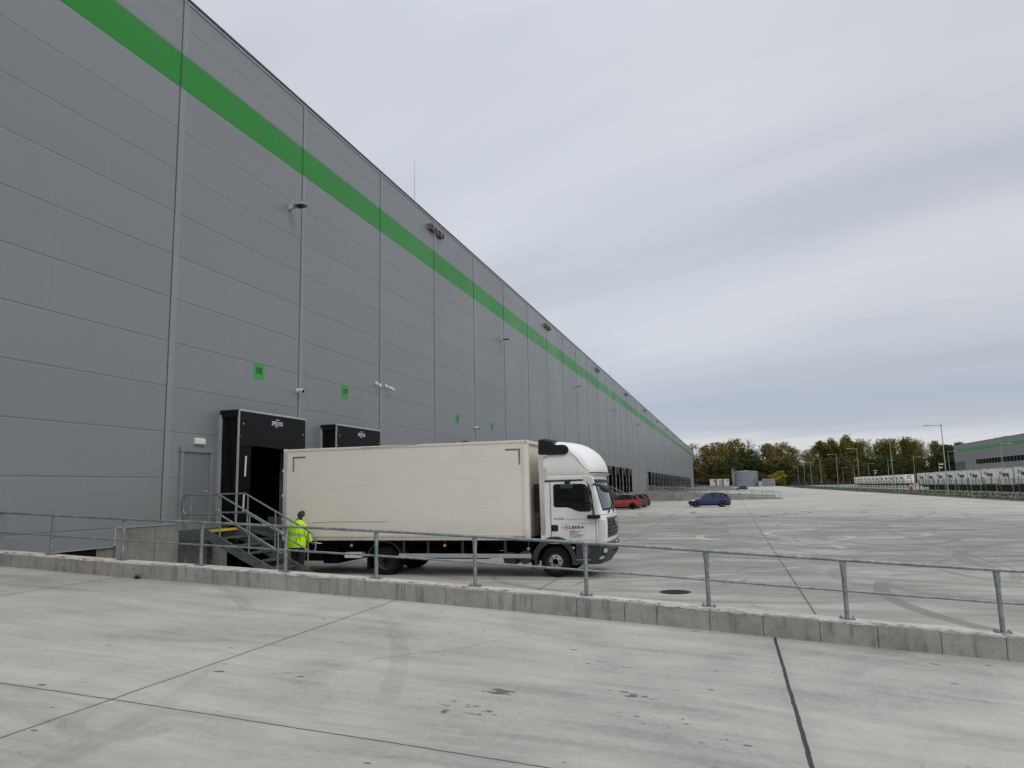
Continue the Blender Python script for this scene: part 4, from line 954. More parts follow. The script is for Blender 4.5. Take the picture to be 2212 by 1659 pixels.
gp = patch('grille', M['bumper'], 17, 27, [-1.27, -1.1, -0.9, -0.76], 0.012, cab_o)
patch('chrome_bar', M['alu'], 17, 27, [-0.79, -0.755], 0.022, gp)
mb = MB()
for z in (-0.88, -0.98, -1.08, -1.18): mb.box(cxf(z) - 0.02, cxf(z) + 0.028, YC - 0.75, YC + 0.75, z - 0.008, z + 0.008)
mb.build('grille_bar', M['black'], gp)
text_mesh('maker_letters', 'MAN', 0.22, M['alu'], gp, (cxf(-1) + 0.036, YC + 0.28, -0.98), (0, 1, 0), (0, 0, 1), 0.004, 'CENTER', 1.3, 0.006)
# the front edge trim lines
for z in (-0.695,): patch('front_seam', M['dark'], 9, 35, [z - 0.004, z + 0.004], 0.0025, cab_o)
patch('corner_panel', simple('pale_corner_panel', (0.55, 0.545, 0.52), 0.4, var=0.04), 8, 14, [-1.385, -1.2, -1.0, -0.83], 0.006, cab_o)
# bumper
bt = [(-1.90, -3.12), (-1.80, -3.05), (-1.72, -2.975), (-1.60, -2.94), (-1.45, -2.935), (-1.385, -2.97)]
mb = MB()
rows = []
for z, xf in bt:
    rows.append(ring(z, xf, HW + 0.015, 0.2, 0.07, -3.78))
mb.loft(rows, caps=True); bp = mb.build('bumper', M['bumper'], tk, smooth=35)
def bpatch(name, mat, j0, j1, zs, off):
    mb = MB(); rows = []
    for z in zs:
        xf = lerp_tab(bt, z); o_ = ring(z, xf, HW + 0.015, 0.2, 0.07, -3.78, off)[j0:j1 + 1]; i_ = ring(z, xf, HW + 0.015, 0.2, 0.07, -3.78, -0.01)[j0:j1 + 1]
        rows.append(o_ + i_[::-1])
    mb.loft(rows, caps=True); return mb.build(name, mat, bp, smooth=35)
for a, b_ in ((10, 14), (31, 35)):
    bpatch('lamp_recess', M['black'], a, b_, [-1.635, -1.50], 0.004); 
    bpatch('headlight', M['lens'], a + 1, b_, [-1.62, -1.57, -1.52], 0.010)
    bpatch('fog_light', M['lens'], a, b_ - 1, [-1.775, -1.70], 0.007)
bpatch('air_intake', M['dark'], 19, 26, [-1.74, -1.60], 0.004); bpatch('number_plate', M['white'], 22, 24, [-1.50, -1.40], 0.008)
mb = MB(); mb.box(-3.78, -3.42, YC - HW - 0.03, YC - HW - 0.01, -1.80, -1.785); mb.build('step_edge', M['alu'], bp)
mb = MB(); mb.box(-3.50, -3.44, YC - HW - 0.022, YC - HW - 0.012, -1.63, -1.51); mb.build('turn_signal', simple('brown_amber_lens', (0.16, 0.045, 0.02), 0.3), bp, bev=0.005)
mb = MB(); mb.tube([(-3.84, YC - HW - 0.02, -1.50), (-3.84, YC - HW - 0.035, -1.50)], 0.03, 12); mb.build('round_cap', M['alu'], bp)
# front wheel arches
for sg in (-1, 1):
    yo = YC + sg * (HW + 0.018); yi = YC + sg * (HW - 0.30)
    mb = MB(); rows = []
    for a in [-8, 5, 20, 40, 60, 80, 100, 120, 140, 155, 170, 182, 190]:
        r1 = 0.625 if 40 < a < 130 else 0.60; r0 = 0.475
        kx = 0.93 if a < 60 else 1.0
        rows.append([(-4.33 + r * kx * math.cos(R(a)), y, CZ + r * math.sin(R(a))) for r, y in ((r0, yo), (r1, yo), (r1, yi), (r0, yi))])
    mb.loft(rows, caps=True); mb.build('wheel_arch', M['bumper'], tk, smooth=40)
    ya, yb = sorted((yo - sg * 0.30, yo - sg * 0.31))
    mb = MB(); mb.prism([(-4.33 + 0.49 * math.cos(R(a)), CZ + 0.49 * math.sin(R(a))) for a in range(0, 181, 15)], 'y', ya, yb); mb.build('arch_liner', M['dark'], tk)
    mb = MB(); mb.box(-4.94, -4.86, min(yo, yi), max(yo, yi), -2.02, -1.80); mb.build('mud_flap', M['black'], tk)
# cab side dressing (near and far)
blue = simple('navy_letters', (0.035, 0.035, 0.12), 0.4); redm = simple('red_letters', (0.55, 0.10, 0.08), 0.4); grm = simple('grey_letters', (0.06, 0.06, 0.06), 0.5)
seamm = M['dark']
win = [(-4.33, 0.04), (-4.29, 0.085), (-3.58, 0.085), (-3.48, 0.05), (-3.40, -0.20), (-3.345, -0.50), (-3.37, -0.59), (-3.43, -0.615), (-3.66, -0.615), (-3.78, -0.58), (-3.90, -0.525), (-3.99, -0.505), (-4.29, -0.50), (-4.33, -0.46)]
def grow(poly, g):
    cx = sum(p[0] for p in poly) / len(poly); cz = sum(p[1] for p in poly) / len(poly)
    return [(cx + (x - cx) * (1 - g / abs(0.5)), cz + (z - cz) * (1 - g / 0.35)) for x, z in poly]
for sg in (-1, 1):
    Y0 = YC + sg * HW
    def pr(poly, t0, t1, name, mat, par, **k):
        mb = MB(); a, b2 = sorted((Y0 + sg * t0, Y0 + sg * t1)); mb.prism(poly, 'y', a, b2); return mb.build(name, mat, par, **k)
    def line(pts, name='seam', w=0.005, t=0.011):
        mb = MB(); mb.tube([(x, Y0 + sg * t, z) for x, z in pts], w, 5); return mb.build(name, seamm, door)
    door = pr([(-4.40, 0.145), (-3.46, 0.145), (-3.36, -0.25), (-3.295, -0.60), (-3.27, -0.9), (-3.265, -1.395), (-3.93, -1.395), (-4.03, -1.30), (-4.15, -1.235), (-4.40, -1.21)], -0.004, 0.008, 'door', M['cab'], tk, bev=0.004)
    pr(win, 0.006, 0.010, 'window_rubber', M['black'], door, bev=0.002)
    pr(grow(win, 0.022), 0.010, 0.013, 'window_glass', M['glass'], door)
    line([(-4.405, 0.145), (-4.405, -1.215)]); line([(-3.455, 0.15), (-3.355, -0.25), (-3.29, -0.60), (-3.265, -0.9), (-3.26, -1.40)]); line([(-4.03, -0.80), (-3.27, -0.79)], w=0.0025); line([(-3.7, -0.90), (-3.27, -0.90)], w=0.0025)
    line([(-4.15, -1.31), (-3.27, -1.315)], w=0.0025)
    h = pr([(-4.40, -0.935), (-4.25, -0.935), (-4.225, -0.955), (-4.225, -1.075), (-4.25, -1.095), (-4.40, -1.095)], 0.006, 0.012, 'door_handle', M['black'], door, bev=0.004)
    mb = MB(); a, b2 = sorted((Y0 + sg * 0.012, Y0 + sg * 0.04)); mb.box(-4.32, -4.29, a, b2, -1.08, -0.95); mb.build('handle_grip', M['bumper'], h, bev=0.005)
    # drip rail and side roof strip
    ds = pr([(-4.56, 0.147), (-3.55, 0.157), (-3.55, 0.188), (-4.56, 0.182)], 0.0, 0.014, 'drip_rail', M['black'], tk)
    pr([(-4.55, 0.195), (-3.55, 0.20), (-3.55, 0.275), (-4.52, 0.275)], -0.002, 0.010, 'roof_strip', M['cab'], tk, bev=0.004)
    pr([(-3.55, 0.15), (-3.50, 0.15), (-3.37, 0.0), (-3.30, 0.06), (-3.30, 0.20), (-3.36, 0.255), (-3.55, 0.272)], -0.003, 0.012, 'pillar_cover', dirty('cream_pillar_cover', (0.66, 0.63, 0.52), (0.4, 0.35, 0.28), 0.4, 0.2), tk, bev=0.005)
    # stained side flap at the rear edge of the cab
    pr([(-4.69, 0.375), (-4.47, 0.375), (-4.475, 0.26), (-4.55, 0.17), (-4.565, -0.6), (-4.55, -0.98), (-4.565, -1.12), (-4.58, -1.19), (-4.64, -1.165), (-4.68, -1.0)], -0.01, 0.022, 'side_flap', M['flap'], tk, bev=0.006)
    pr([(-4.70, 0.83), (-4.46, 0.835), (-4.46, 0.81), (-4.565, 0.775), (-4.565, 0.53), (-4.47, 0.505), (-4.47, 0.40), (-4.70, 0.40)], -0.01, 0.020, 'upper_flap', M['flap'], tk, bev=0.006)
    # black corner fin of the deflector
    fin = [(-4.70, 0.865), (-4.50, 0.835), (-4.03, 0.835), (-3.96, 0.855), (-3.91, 0.90), (-3.895, 0.955), (-3.92, 1.02), (-3.98, 1.07), (-4.05, 1.085), (-4.24, 1.085), (-4.30, 1.13), (-4.33, 1.17), (-4.47, 1.20), (-4.60, 1.235), (-4.665, 1.235), (-4.69, 1.20)]
    f = pr(fin, -0.05, 0.016, 'deflector_fin', M['black'], tk, bev=0.014)
    mb = MB(); ya = Y0 + sg * 0.01; rows = []
    for x, z, in_ in ((-4.67, 1.22, 0.0), (-4.55, 1.24, 0.05), (-4.45, 1.22, 0.1), (-4.30, 1.185, 0.16)):
        rows.append([(x, ya, z - 0.03), (x, ya - sg * 0.03, z + 0.005), (x, ya - sg * 0.20, z + 0.035), (x, ya - sg * 0.55, z + 0.035), (x, ya - sg * 0.55, z - 0.2), (x, ya - sg * 0.1, z - 0.2)])
    mb.loft(rows, caps=True); mb.build('fin_cap', M['black'], f, smooth=50)
    if sg == -1:
        yy = Y0 - 0.011
        text_mesh('company_letters', 'LBERA', 0.095, blue, door, (-3.955, yy, -1.03), (1, 0, 0), (0, 0, 1), 0.001, 'LEFT', 1.5, 0.002)
        text_mesh('company_initial', 'A', 0.10, simple('dark_red_letters', (0.12, 0.03, 0.05), 0.4), door, (-4.047, yy, -1.025), (1, 0, 0), (0, 0, 1), 0.001, 'LEFT', 1.05, 0.001)
        mb = MB(); mb.tube([(-4.012 + 0.066 * math.cos(R(a)), yy, -0.992 + 0.066 * math.sin(R(a))) for a in range(0, 361, 15)], 0.0035, 6); mb.tube([(-4.08, yy, -1.008), (-4.135, yy, -0.995), (-4.085, yy, -0.98)], 0.0035, 5); mb.tube([(-4.135, yy, -0.996), (-3.955, yy, -1.025)], 0.003, 5); mb.build('company_ring', redm, door)
        for z, t in ((-1.105, 'ALBERA, s.r.o.'), (-1.152, 'Pluhová 18'), (-1.199, '831 03 Bratislava'), (-1.246, 'www.albera.sk')):
            text_mesh('address_line', t, 0.042, grm, door, (-3.935, yy, z), (1, 0, 0), (0, 0, 1), 0.001, 'LEFT', 1.2, 0.0012)
        text_mesh('model_letters', 'TGL 12.220', 0.052, grm, door, (-4.335, yy, -0.80), (1, 0, 0), (0, 0, 1), 0.001, 'LEFT', 1.02, 0.0015)
# deflector dome over the cab
domet = [(0.355, -3.155, 1.125, 0.25), (0.40, -3.145, 1.13, 0.26), (0.55, -3.17, 1.12, 0.30), (0.72, -3.24, 1.10, 0.36), (0.86, -3.34, 1.07, 0.42), (0.97, -3.47, 1.03, 0.46), (1.06, -3.61, 0.96, 0.48), (1.13, -3.78, 0.86, 0.48), (1.175, -3.97, 0.74, 0.42), (1.20, -4.15, 0.58, 0.36), (1.212, -4.35, 0.36, 0.25)]
mb = MB(); rows = []
for z, xf, hw, r in domet:
    rows.append(ring(z, xf, hw, r, 0.08, -4.69))
mb.loft(rows, caps=True); dm = mb.build('roof_deflector', M['roofw'], tk, smooth=45)
mb = MB(); rows = []
for z, xf, hw, r in ((0.275, -3.25, 1.11, 0.18), (0.31, -3.13, 1.122, 0.22), (0.34, -3.11, 1.128, 0.24)):
    rows.append(ring(z, xf, hw, r, 0.07, -4.47))
mb.loft(rows, caps=True); mb.build('deflector_lip', M['roofw'], dm, smooth=45)
mb = MB(); mb.loft([ring(z, -3.12, 1.112, 0.24, 0.08, -4.60) for z in (0.335, 0.365)], caps=True); mb.build('deflector_seam', M['dark'], dm)
mb = MB()
for sg in (-1, 1):
    pts = []
    for x, z, dy in ((-3.90, 0.955, -0.02), (-3.80, 0.86, -0.02), (-3.70, 0.75, -0.010), (-3.58, 0.60, -0.006), (-3.50, 0.49, -0.004), (-3.42, 0.43, -0.008), (-3.36, 0.41, -0.03)): 
        pts.append((x, YC + sg * (1.127 + dy), z))
    mb.tube(pts, 0.013, 8)
mb.build('deflector_crease', M['roofw'], dm, smooth=60)
# rear of the cab: louvred intake
mb = MB(); mb.box(-4.95, -4.75, 18.75, 19.05, -0.64, 0.10); il = mb.build('air_intake_tower', M['black'], tk, bev=0.02)
mb = MB()
for i in range(18): mb.box(-4.955, -4.76, 18.738, 18.752, -0.60 + i * 0.038, -0.585 + i * 0.038)
mb.build('louvre', M['bumper'], il)
mb = MB(); mb.box(-4.86, -4.70, 18.9, 20.0, -1.5, -0.7); mb.build('engine_back', M['dark'], tk)
# mirrors
def mirror(name, pts, w, h, d, arm, org, lab=None):
    pass
for sg in (-1, 1):
    Y0 = YC + sg * HW
    mm = MB(); a, b2 = sorted((Y0 + sg * 0.14, Y0 + sg * 0.36))
    mm.prism([(-3.47, 0.0), (-3.38, 0.01), (-3.355, -0.02), (-3.345, -0.37), (-3.37, -0.40), (-3.44, -0.39), (-3.46, -0.36)], 'y', a, b2); mo = mm.build('door_mirror', M['black'], tk, bev=0.02)
    mm = MB(); mm.prism([(-3.45, -0.42), (-3.33, -0.42), (-3.315, -0.45), (-3.325, -0.56), (-3.35, -0.59), (-3.44, -0.58)], 'y', a, b2); mm.build('wide_mirror', M['black'], mo, bev=0.02)
    mm = MB(); mm.tube([(-3.42, Y0 + sg * 0.01, 0.06), (-3.40, Y0 + sg * 0.14, 0.05), (-3.34, Y0 + sg * 0.15, -0.1), (-3.30, Y0 + sg * 0.15, -0.5), (-3.30, Y0 + sg * 0.12, -0.70), (-3.31, Y0 + sg * 0.0, -0.73)], 0.018, 8); mm.build('mirror_arm', M['black'], mo, smooth=50)
    mm = MB(); a, b2 = sorted((Y0 + sg * 0.01, Y0 + sg * 0.13)); mm.box(-3.46, -3.14, a, b2, -0.785, -0.695); mm.build('mirror_bracket', M['black'], mo, bev=0.02)
# kerb mirror above the near window and round front mirror
mb = MB(); mb.prism([(-4.10, 0.06), (-4.06, 0.085), (-3.83, 0.085), (-3.79, 0.06), (-3.78, -0.01), (-3.83, -0.035), (-4.08, -0.035), (-4.13, 0.0)], 'y', YC - HW - 0.19, YC - HW - 0.07); km = mb.build('kerb_mirror', M['bumper'], tk, bev=0.02)
mb = MB(); mb.box(-4.0, -3.88, YC - HW - 0.14, YC - HW + 0.01, 0.075, 0.15); mb.build('mirror_foot', M['black'], km, bev=0.01)
mb = MB(); c0 = Vector((-2.98, 18.18, -0.05)); 
mb.loft([[(c0.x + dx, c0.y + r * 1.25 * math.cos(R(a)) * 0.6 , c0.z + r * math.sin(R(a)) - 0.25 * dx) for a in range(0, 360, 20)] for dx, r in ((-0.13, 0.03), (-0.09, 0.07), (-0.02, 0.093), (0.06, 0.09), (0.11, 0.06), (0.125, 0.02))], caps=True)
fm = mb.build('front_mirror', M['bumper'], tk, smooth=60)
mb = MB(); mb.tube([(-3.33, 18.42, 0.09), (-3.27, 18.30, 0.055), (-3.15, 18.24, 0.03), (-3.03, 18.2, 0.02)], 0.024, 8); mb.build('front_mirror_arm', M['black'], fm, smooth=60)
# wipers
mb = MB()
for y0 in (18.85, 19.6): mb.tube([(cxf(-0.6) + 0.03, y0, -0.63), (cxf(-0.5) + 0.015, y0 + 0.35, -0.54), (cxf(-0.42) + 0.0, y0 + 0.7, -0.47)], 0.009, 6); mb.tube([(cxf(-0.6) + 0.01, y0, -0.66), (cxf(-0.6) + 0.05, y0, -0.60)], 0.02, 8)
mb.build('wiper', M['black'], cab_o)

# ------------------------------------------------------------------ person
def skin_m(name, col): return simple(name, col, 0.6, var=0.08, scale=20)
SKIN = skin_m('brown_skin', (0.105, 0.055, 0.036)); HAIR = simple('short_dark_hair', (0.045, 0.028, 0.020), 0.85, var=0.3, scale=60, bmp=0.6)
def jacketmat():
    m, n, b = base_mat('hi_vis_yellow', 0.75); p = n.obj()
    v = n.noise(p, 6, 5, 0.6, 0.5); n.l.new(n.ramp(v, [(0.3, (0.42, 0.72, 0.0)), (0.6, (0.54, 0.92, 0.0))]), b.inputs['Base Color']); bump(n, b, n.noise(n.mul(p, (1, 1, 0.5)), 9, 4, 0.6, 0.8), 0.6, 0.02); return m
HV = jacketmat(); REF = simple('reflective_grey_band', (0.36, 0.37, 0.37), 0.4, var=0.12); TRO = simple('black_trousers', (0.010, 0.010, 0.012), 0.85, var=0.3, scale=6, bmp=0.5)
pp = thing('person', (-11.27, 17.62, ZY), 'person in a yellow hi-vis jacket and dark trousers standing between stairs and truck', 'person')
PX, PY = -11.27, 17.62
def P3(x, y, z): return (PX + x, PY + y, ZY + z)
# body skeleton: faces +y (away), torso leaning slightly to the right
def skel(name, verts, edges, mat, parent, root=0, sub=2):
    me = bpy.data.meshes.new(name); me.from_pydata([Vector(v[:3]) - Vector(parent['_org']) for v in verts], edges, []); me.materials.append(mat)
    o = bpy.data.objects.new(name, me); COL.objects.link(o); o.parent = parent
    sk = o.modifiers.new('skin', 'SKIN'); sk.use_smooth_shade = True
    for i, v in enumerate(verts):
        sv = me.skin_vertices[0].data[i]; r = v[3]; sv.radius = r if isinstance(r, tuple) else (r, r); sv.use_root = (i == root)
    sb = o.modifiers.new('sub', 'SUBSURF'); sb.levels = sub; sb.render_levels = sub
    dg = bpy.context.evaluated_depsgraph_get(); dg.update()
    m2 = bpy.data.meshes.new_from_object(o.evaluated_get(dg)); o.modifiers.clear(); o.data = m2
    m2.name = name
    m2.polygons.foreach_set('use_smooth', [True] * len(m2.polygons)); o['_org'] = list(parent['_org'])
    return o
V = []; E_ = []
def pv(x, y, z, r, con=None):
    V.append((*P3(x, y, z), r)); i = len(V) - 1
    if con is not None: E_.append((con, i))
    return i
pel = pv(0, 0, 0.93, 0.14); wa = pv(0, 0.0, 1.10, 0.125, pel); chs = pv(0.0, 0.0, 1.30, 0.14, wa); shc = pv(0.0, 0.0, 1.42, 0.10, chs)
nk = pv(0.035, 0.01, 1.50, 0.058, shc); nk2 = pv(0.055, 0.02, 1.565, 0.055, nk)
hd0 = pv(0.065, 0.03, 1.62, (0.078, 0.088), nk2); hd1 = pv(0.075, 0.03, 1.665, (0.082, 0.094), hd0); hd2 = pv(0.08, 0.03, 1.70, (0.07, 0.08), hd1)
for sx, leg in ((-1, 0), (1, 1)):
    hp = pv(0.09 * sx, 0, 0.88, 0.10, pel); kn = pv(0.10 * sx, 0.03, 0.48, 0.062, hp); cf = pv(0.11 * sx, 0.0, 0.30, 0.056, kn); an = pv(0.11 * sx, -0.03, 0.08, 0.04, cf); pv(0.12 * sx, 0.14, 0.035, 0.038, an)
    if sx == -1:
        s1 = pv(-0.17, 0.0, 1.41, 0.062, shc); el = pv(-0.24, 0.0, 1.13, 0.046, s1); wr = pv(-0.20, 0.20, 0.99, 0.030, el); pm = pv(-0.17, 0.27, 0.975, 0.034, wr); hand = (-0.17, 0.27, 0.975, -1)
    else:
        s1 = pv(0.18, 0.0, 1.40, 0.062, shc); el = pv(0.27, 0.02, 1.10, 0.046, s1); wr = pv(0.33, 0.12, 0.905, 0.030, el); pm = pv(0.37, 0.16, 0.87, (0.030, 0.02), wr)
    # fingers
    if sx == 1:
        for k, (dx, dy, dz, l) in enumerate(((0.055, -0.005, 0.012, 1.0), (0.06, 0.012, 0.0, 1.08), (0.055, 0.028, -0.012, 1.0), (0.045, 0.042, -0.024, 0.8))):
            a1 = pv(0.37 + dx * 0.6, 0.16 + dy, 0.87 + dz, 0.0095, pm); a2 = pv(0.37 + dx * 1.15 * l, 0.16 + dy + 0.012, 0.86 + dz * 1.2, 0.0085, a1); pv(0.37 + dx * 1.5 * l, 0.16 + dy + 0.02, 0.84 + dz * 1.2, 0.0075, a2)
        a1 = pv(0.375, 0.125, 0.895, 0.011, pm); pv(0.41, 0.118, 0.892, 0.009, a1)
    else:
        for k in range(4):
            a1 = pv(-0.17 + 0.012 * k - 0.02, 0.315, 0.985 - 0.010 * k, 0.0095, pm); a2 = pv(-0.165 + 0.012 * k - 0.01, 0.345 - 0.004 * k, 0.97 - 0.008 * k, 0.0085, a1); pv(-0.15 + 0.012 * k, 0.355 - 0.006 * k, 0.95 - 0.006 * k, 0.0075, a2)
        a1 = pv(-0.14, 0.27, 0.995, 0.011, pm); pv(-0.125, 0.30, 1.0, 0.009, a1)
body_p = skel('body', V, E_, SKIN, pp)
# face and ears on the front / sides of the head (head turned to the right)
hc = Vector((0.08, 0.035, 1.655)); fw = Vector((0.45, 0.88, 0.05)).normalized(); sd_ = Vector((fw.y, -fw.x, 0)).normalized(); upv = Vector((0.12, 0, 1)).normalized()
def HP(f, s_, u): q_ = hc + fw * f + sd_ * s_ + upv * u; return P3(*q_)
mb = MB(); mb.tube([HP(0.085, 0, 0.02), HP(0.112, 0, -0.02), HP(0.09, 0, -0.03)], [0.008, 0.014, 0.006], 8); nb = mb.build('nose', SKIN, pp, smooth=60)
for sg in (-1, 1):
    mb = MB(); mb.tube([HP(0.0, sg * 0.078, 0.022), HP(-0.012, sg * 0.094, 0.012), HP(-0.01, sg * 0.092, -0.014), HP(0.0, sg * 0.078, -0.03)], [0.008, 0.011, 0.009, 0.006], 8); mb.build('ear', SKIN, pp, smooth=60)
    mb = MB(); mb.tube([HP(0.078, sg * 0.032, 0.012), HP(0.092, sg * 0.032, 0.012)], 0.011, 10); mb.build('eye', M['white'], pp)
mb = MB(); mb.tube([HP(0.084, -0.022, -0.052), HP(0.094, 0, -0.054), HP(0.084, 0.022, -0.052)], 0.006, 6); mb.build('mouth', simple('lips', (0.12, 0.04, 0.035), 0.5), pp, smooth=60)
# hair cap
mb = MB(); rows = []
for i in range(9):
    el_ = R(-22 + 112 * i / 8); rows.append([HP((0.102 * math.cos(el_)) * math.cos(R(a)) - 0.012, 0.090 * math.cos(el_) * math.sin(R(a)), 0.108 * math.sin(el_) - 0.004 + (0.045 * max(0, math.cos(R(a))) * (1 - i / 8))) for a in range(0, 360, 18)])
mb.loft(rows, caps=True); mb.build('hair', HAIR, pp, smooth=60)
# trousers
def limb(pts, seg=14, fl=1.0, wr_=0.0, seed=1):
    q = random.Random(seed); rows = []
    for i, (x, y, z, r) in enumerate(pts):
        rx, ry = r if isinstance(r, tuple) else (r, r)
        rows.append([P3(x + rx * math.cos(2 * math.pi * k / seg) * (1 + wr_ * q.uniform(-1, 1)), y + ry * math.sin(2 * math.pi * k / seg) * (1 + wr_ * q.uniform(-1, 1)), z) for k in range(seg)])
    return rows
mb = MB()
for sx in (-1, 1):
    mb.loft(limb([(0.05 * sx, 0, 1.02, (0.13, 0.135)), (0.08 * sx, 0, 0.92, (0.125, 0.135)), (0.095 * sx, 0.01, 0.78, (0.105, 0.118)), (0.105 * sx, 0.02, 0.62, (0.093, 0.100)), (0.11 * sx, 0.03, 0.48, (0.082, 0.09)), (0.115 * sx, 0.01, 0.30, (0.082, 0.088)), (0.12 * sx, -0.02, 0.12, (0.078, 0.082)), (0.12 * sx, -0.02, 0.06, (0.082, 0.088))], 14, 1, 0.05, 4 + sx), caps=True)
mb.build('trousers', TRO, pp, smooth=60)
for sx in (-1, 1):
    mb = MB(); mb.loft([[P3(0.12 * sx + w * math.cos(R(a)), y, z0 + h * math.sin(R(a))) if True else 0 for a in range(0, 360, 30)] for y, w, h, z0 in ((-0.10, 0.03, 0.03, 0.045), (-0.08, 0.044, 0.045, 0.047), (0.02, 0.046, 0.045, 0.047), (0.12, 0.05, 0.035, 0.037), (0.17, 0.036, 0.026, 0.028))], caps=True); mb.build('shoe', M['black'], pp, smooth=60)
# jacket: torso + two sleeves + collar, in one garment
mb = MB(); tor = [(-0.015, -0.01, 0.79, (0.262, 0.19)), (-0.015, -0.01, 0.86, (0.268, 0.195)), (-0.01, -0.005, 1.00, (0.258, 0.18)), (-0.005, 0, 1.14, (0.250, 0.168)), (0, 0, 1.28, (0.245, 0.158)), (0, 0, 1.37, (0.235, 0.145)), (0.01, 0, 1.42, (0.205, 0.125)), (0.02, 0.005, 1.455, (0.15, 0.105)), (0.028, 0.01, 1.49, (0.085, 0.085)), (0.035, 0.012, 1.525, (0.072, 0.078))]
mb.loft(limb(tor, 26, 1, 0.028, 9), caps=False)
def sleeve(pts, seed):
    q = random.Random(seed); pts = [(Vector(P3(*p[:3])), p[3]) for p in pts]
    sub = []; 
    for (a, ra), (b2, rb) in zip(pts, pts[1:]):
        for k in range(3): sub.append((a.lerp(b2, k / 3), (ra + (rb - ra) * k / 3) * (1 + q.uniform(-0.05, 0.07))))
    sub.append(pts[-1]); mb.tube([s_[0] for s_ in sub], [s_[1] for s_ in sub], 14)
sleeve([(-0.15, 0.0, 1.385, 0.085), (-0.20, 0.0, 1.30, 0.085), (-0.25, 0.0, 1.12, 0.072), (-0.235, 0.10, 1.05, 0.066), (-0.205, 0.17, 1.0, 0.056)], 1)
sleeve([(0.15, 0.0, 1.38, 0.088), (0.21, 0.005, 1.28, 0.085), (0.275, 0.03, 1.10, 0.074), (0.31, 0.08, 1.0, 0.066), (0.33, 0.11, 0.935, 0.058)], 2)
jk = mb.build('jacket', HV, pp, smooth=60)
mb = MB(); bd = [(-0.007, 0, z, (rx, ry)) for z, rx, ry in ((1.145, 0.2555, 0.1745), (1.19, 0.254, 0.172))]
def band(z0, z1, k0, tiltx, name='reflective_band'):
    mb = MB(); rows = []
    for z in (z0, z1):
        t = (z - 1.14) / 0.14; rx = 0.252 + 0.008 - 0.005 * t; ry = 0.170 + 0.009 - 0.01 * t
        rows.append([P3(-0.005 + rx * math.cos(R(a)), ry * math.sin(R(a)), z + tiltx * math.cos(R(a))) for a in range(0, 360, 10)])
    mb.loft(rows); return mb.build(name, REF, jk, smooth=60)
band(1.13, 1.185, 0, -0.045)
mb = MB(); mb.tube([P3(-0.235, 0.02, 1.395), P3(-0.10, -0.135, 1.355), P3(-0.2, -0.10, 1.30)][:2], 0.014, 6); mb.build('shoulder_piping', REF, jk)
mb = MB(); mb.tube([P3(0.06, -0.178, 1.06), P3(0.078, -0.184, 1.01), P3(0.07, -0.188, 0.95), P3(0.045, -0.190, 0.915)], [0.003, 0.009, 0.009, 0.003], 6); mb.build('back_mark', TRO, jk, smooth=60)
mb = MB(); mb.tube([P3(0.12, -0.155, 1.20), P3(0.15, -0.155, 1.08), P3(0.19, -0.14, 0.97)], [0.003, 0.006, 0.003], 6); mb.build('dark_piping', TRO, jk, smooth=60)
mb = MB(); mb.loft([[P3(0.035 + r * math.cos(R(a)), 0.012 + r * math.sin(R(a)), z) for a in range(0, 360, 24)] for r, z in ((0.076, 1.50), (0.078, 1.525), (0.075, 1.55), (0.066, 1.552))]); mb.build('collar', TRO, jk, smooth=60)
mb = MB(); mb.add([P3(0.36, 0.12, 0.905), P3(0.55, 0.20, 0.875), P3(0.56, 0.34, 0.87), P3(0.37, 0.27, 0.90), P3(0.36, 0.12, 0.900), P3(0.55, 0.20, 0.870), P3(0.56, 0.34, 0.865), P3(0.37, 0.27, 0.895)], [(0, 1, 2, 3), (7, 6, 5, 4), (0, 4, 5, 1), (1, 5, 6, 2), (2, 6, 7, 3), (3, 7, 4, 0)])
o = mb.build('paper', M['white']); tag(o, 'small white sheet of paper held in the right hand of the person', 'paper')

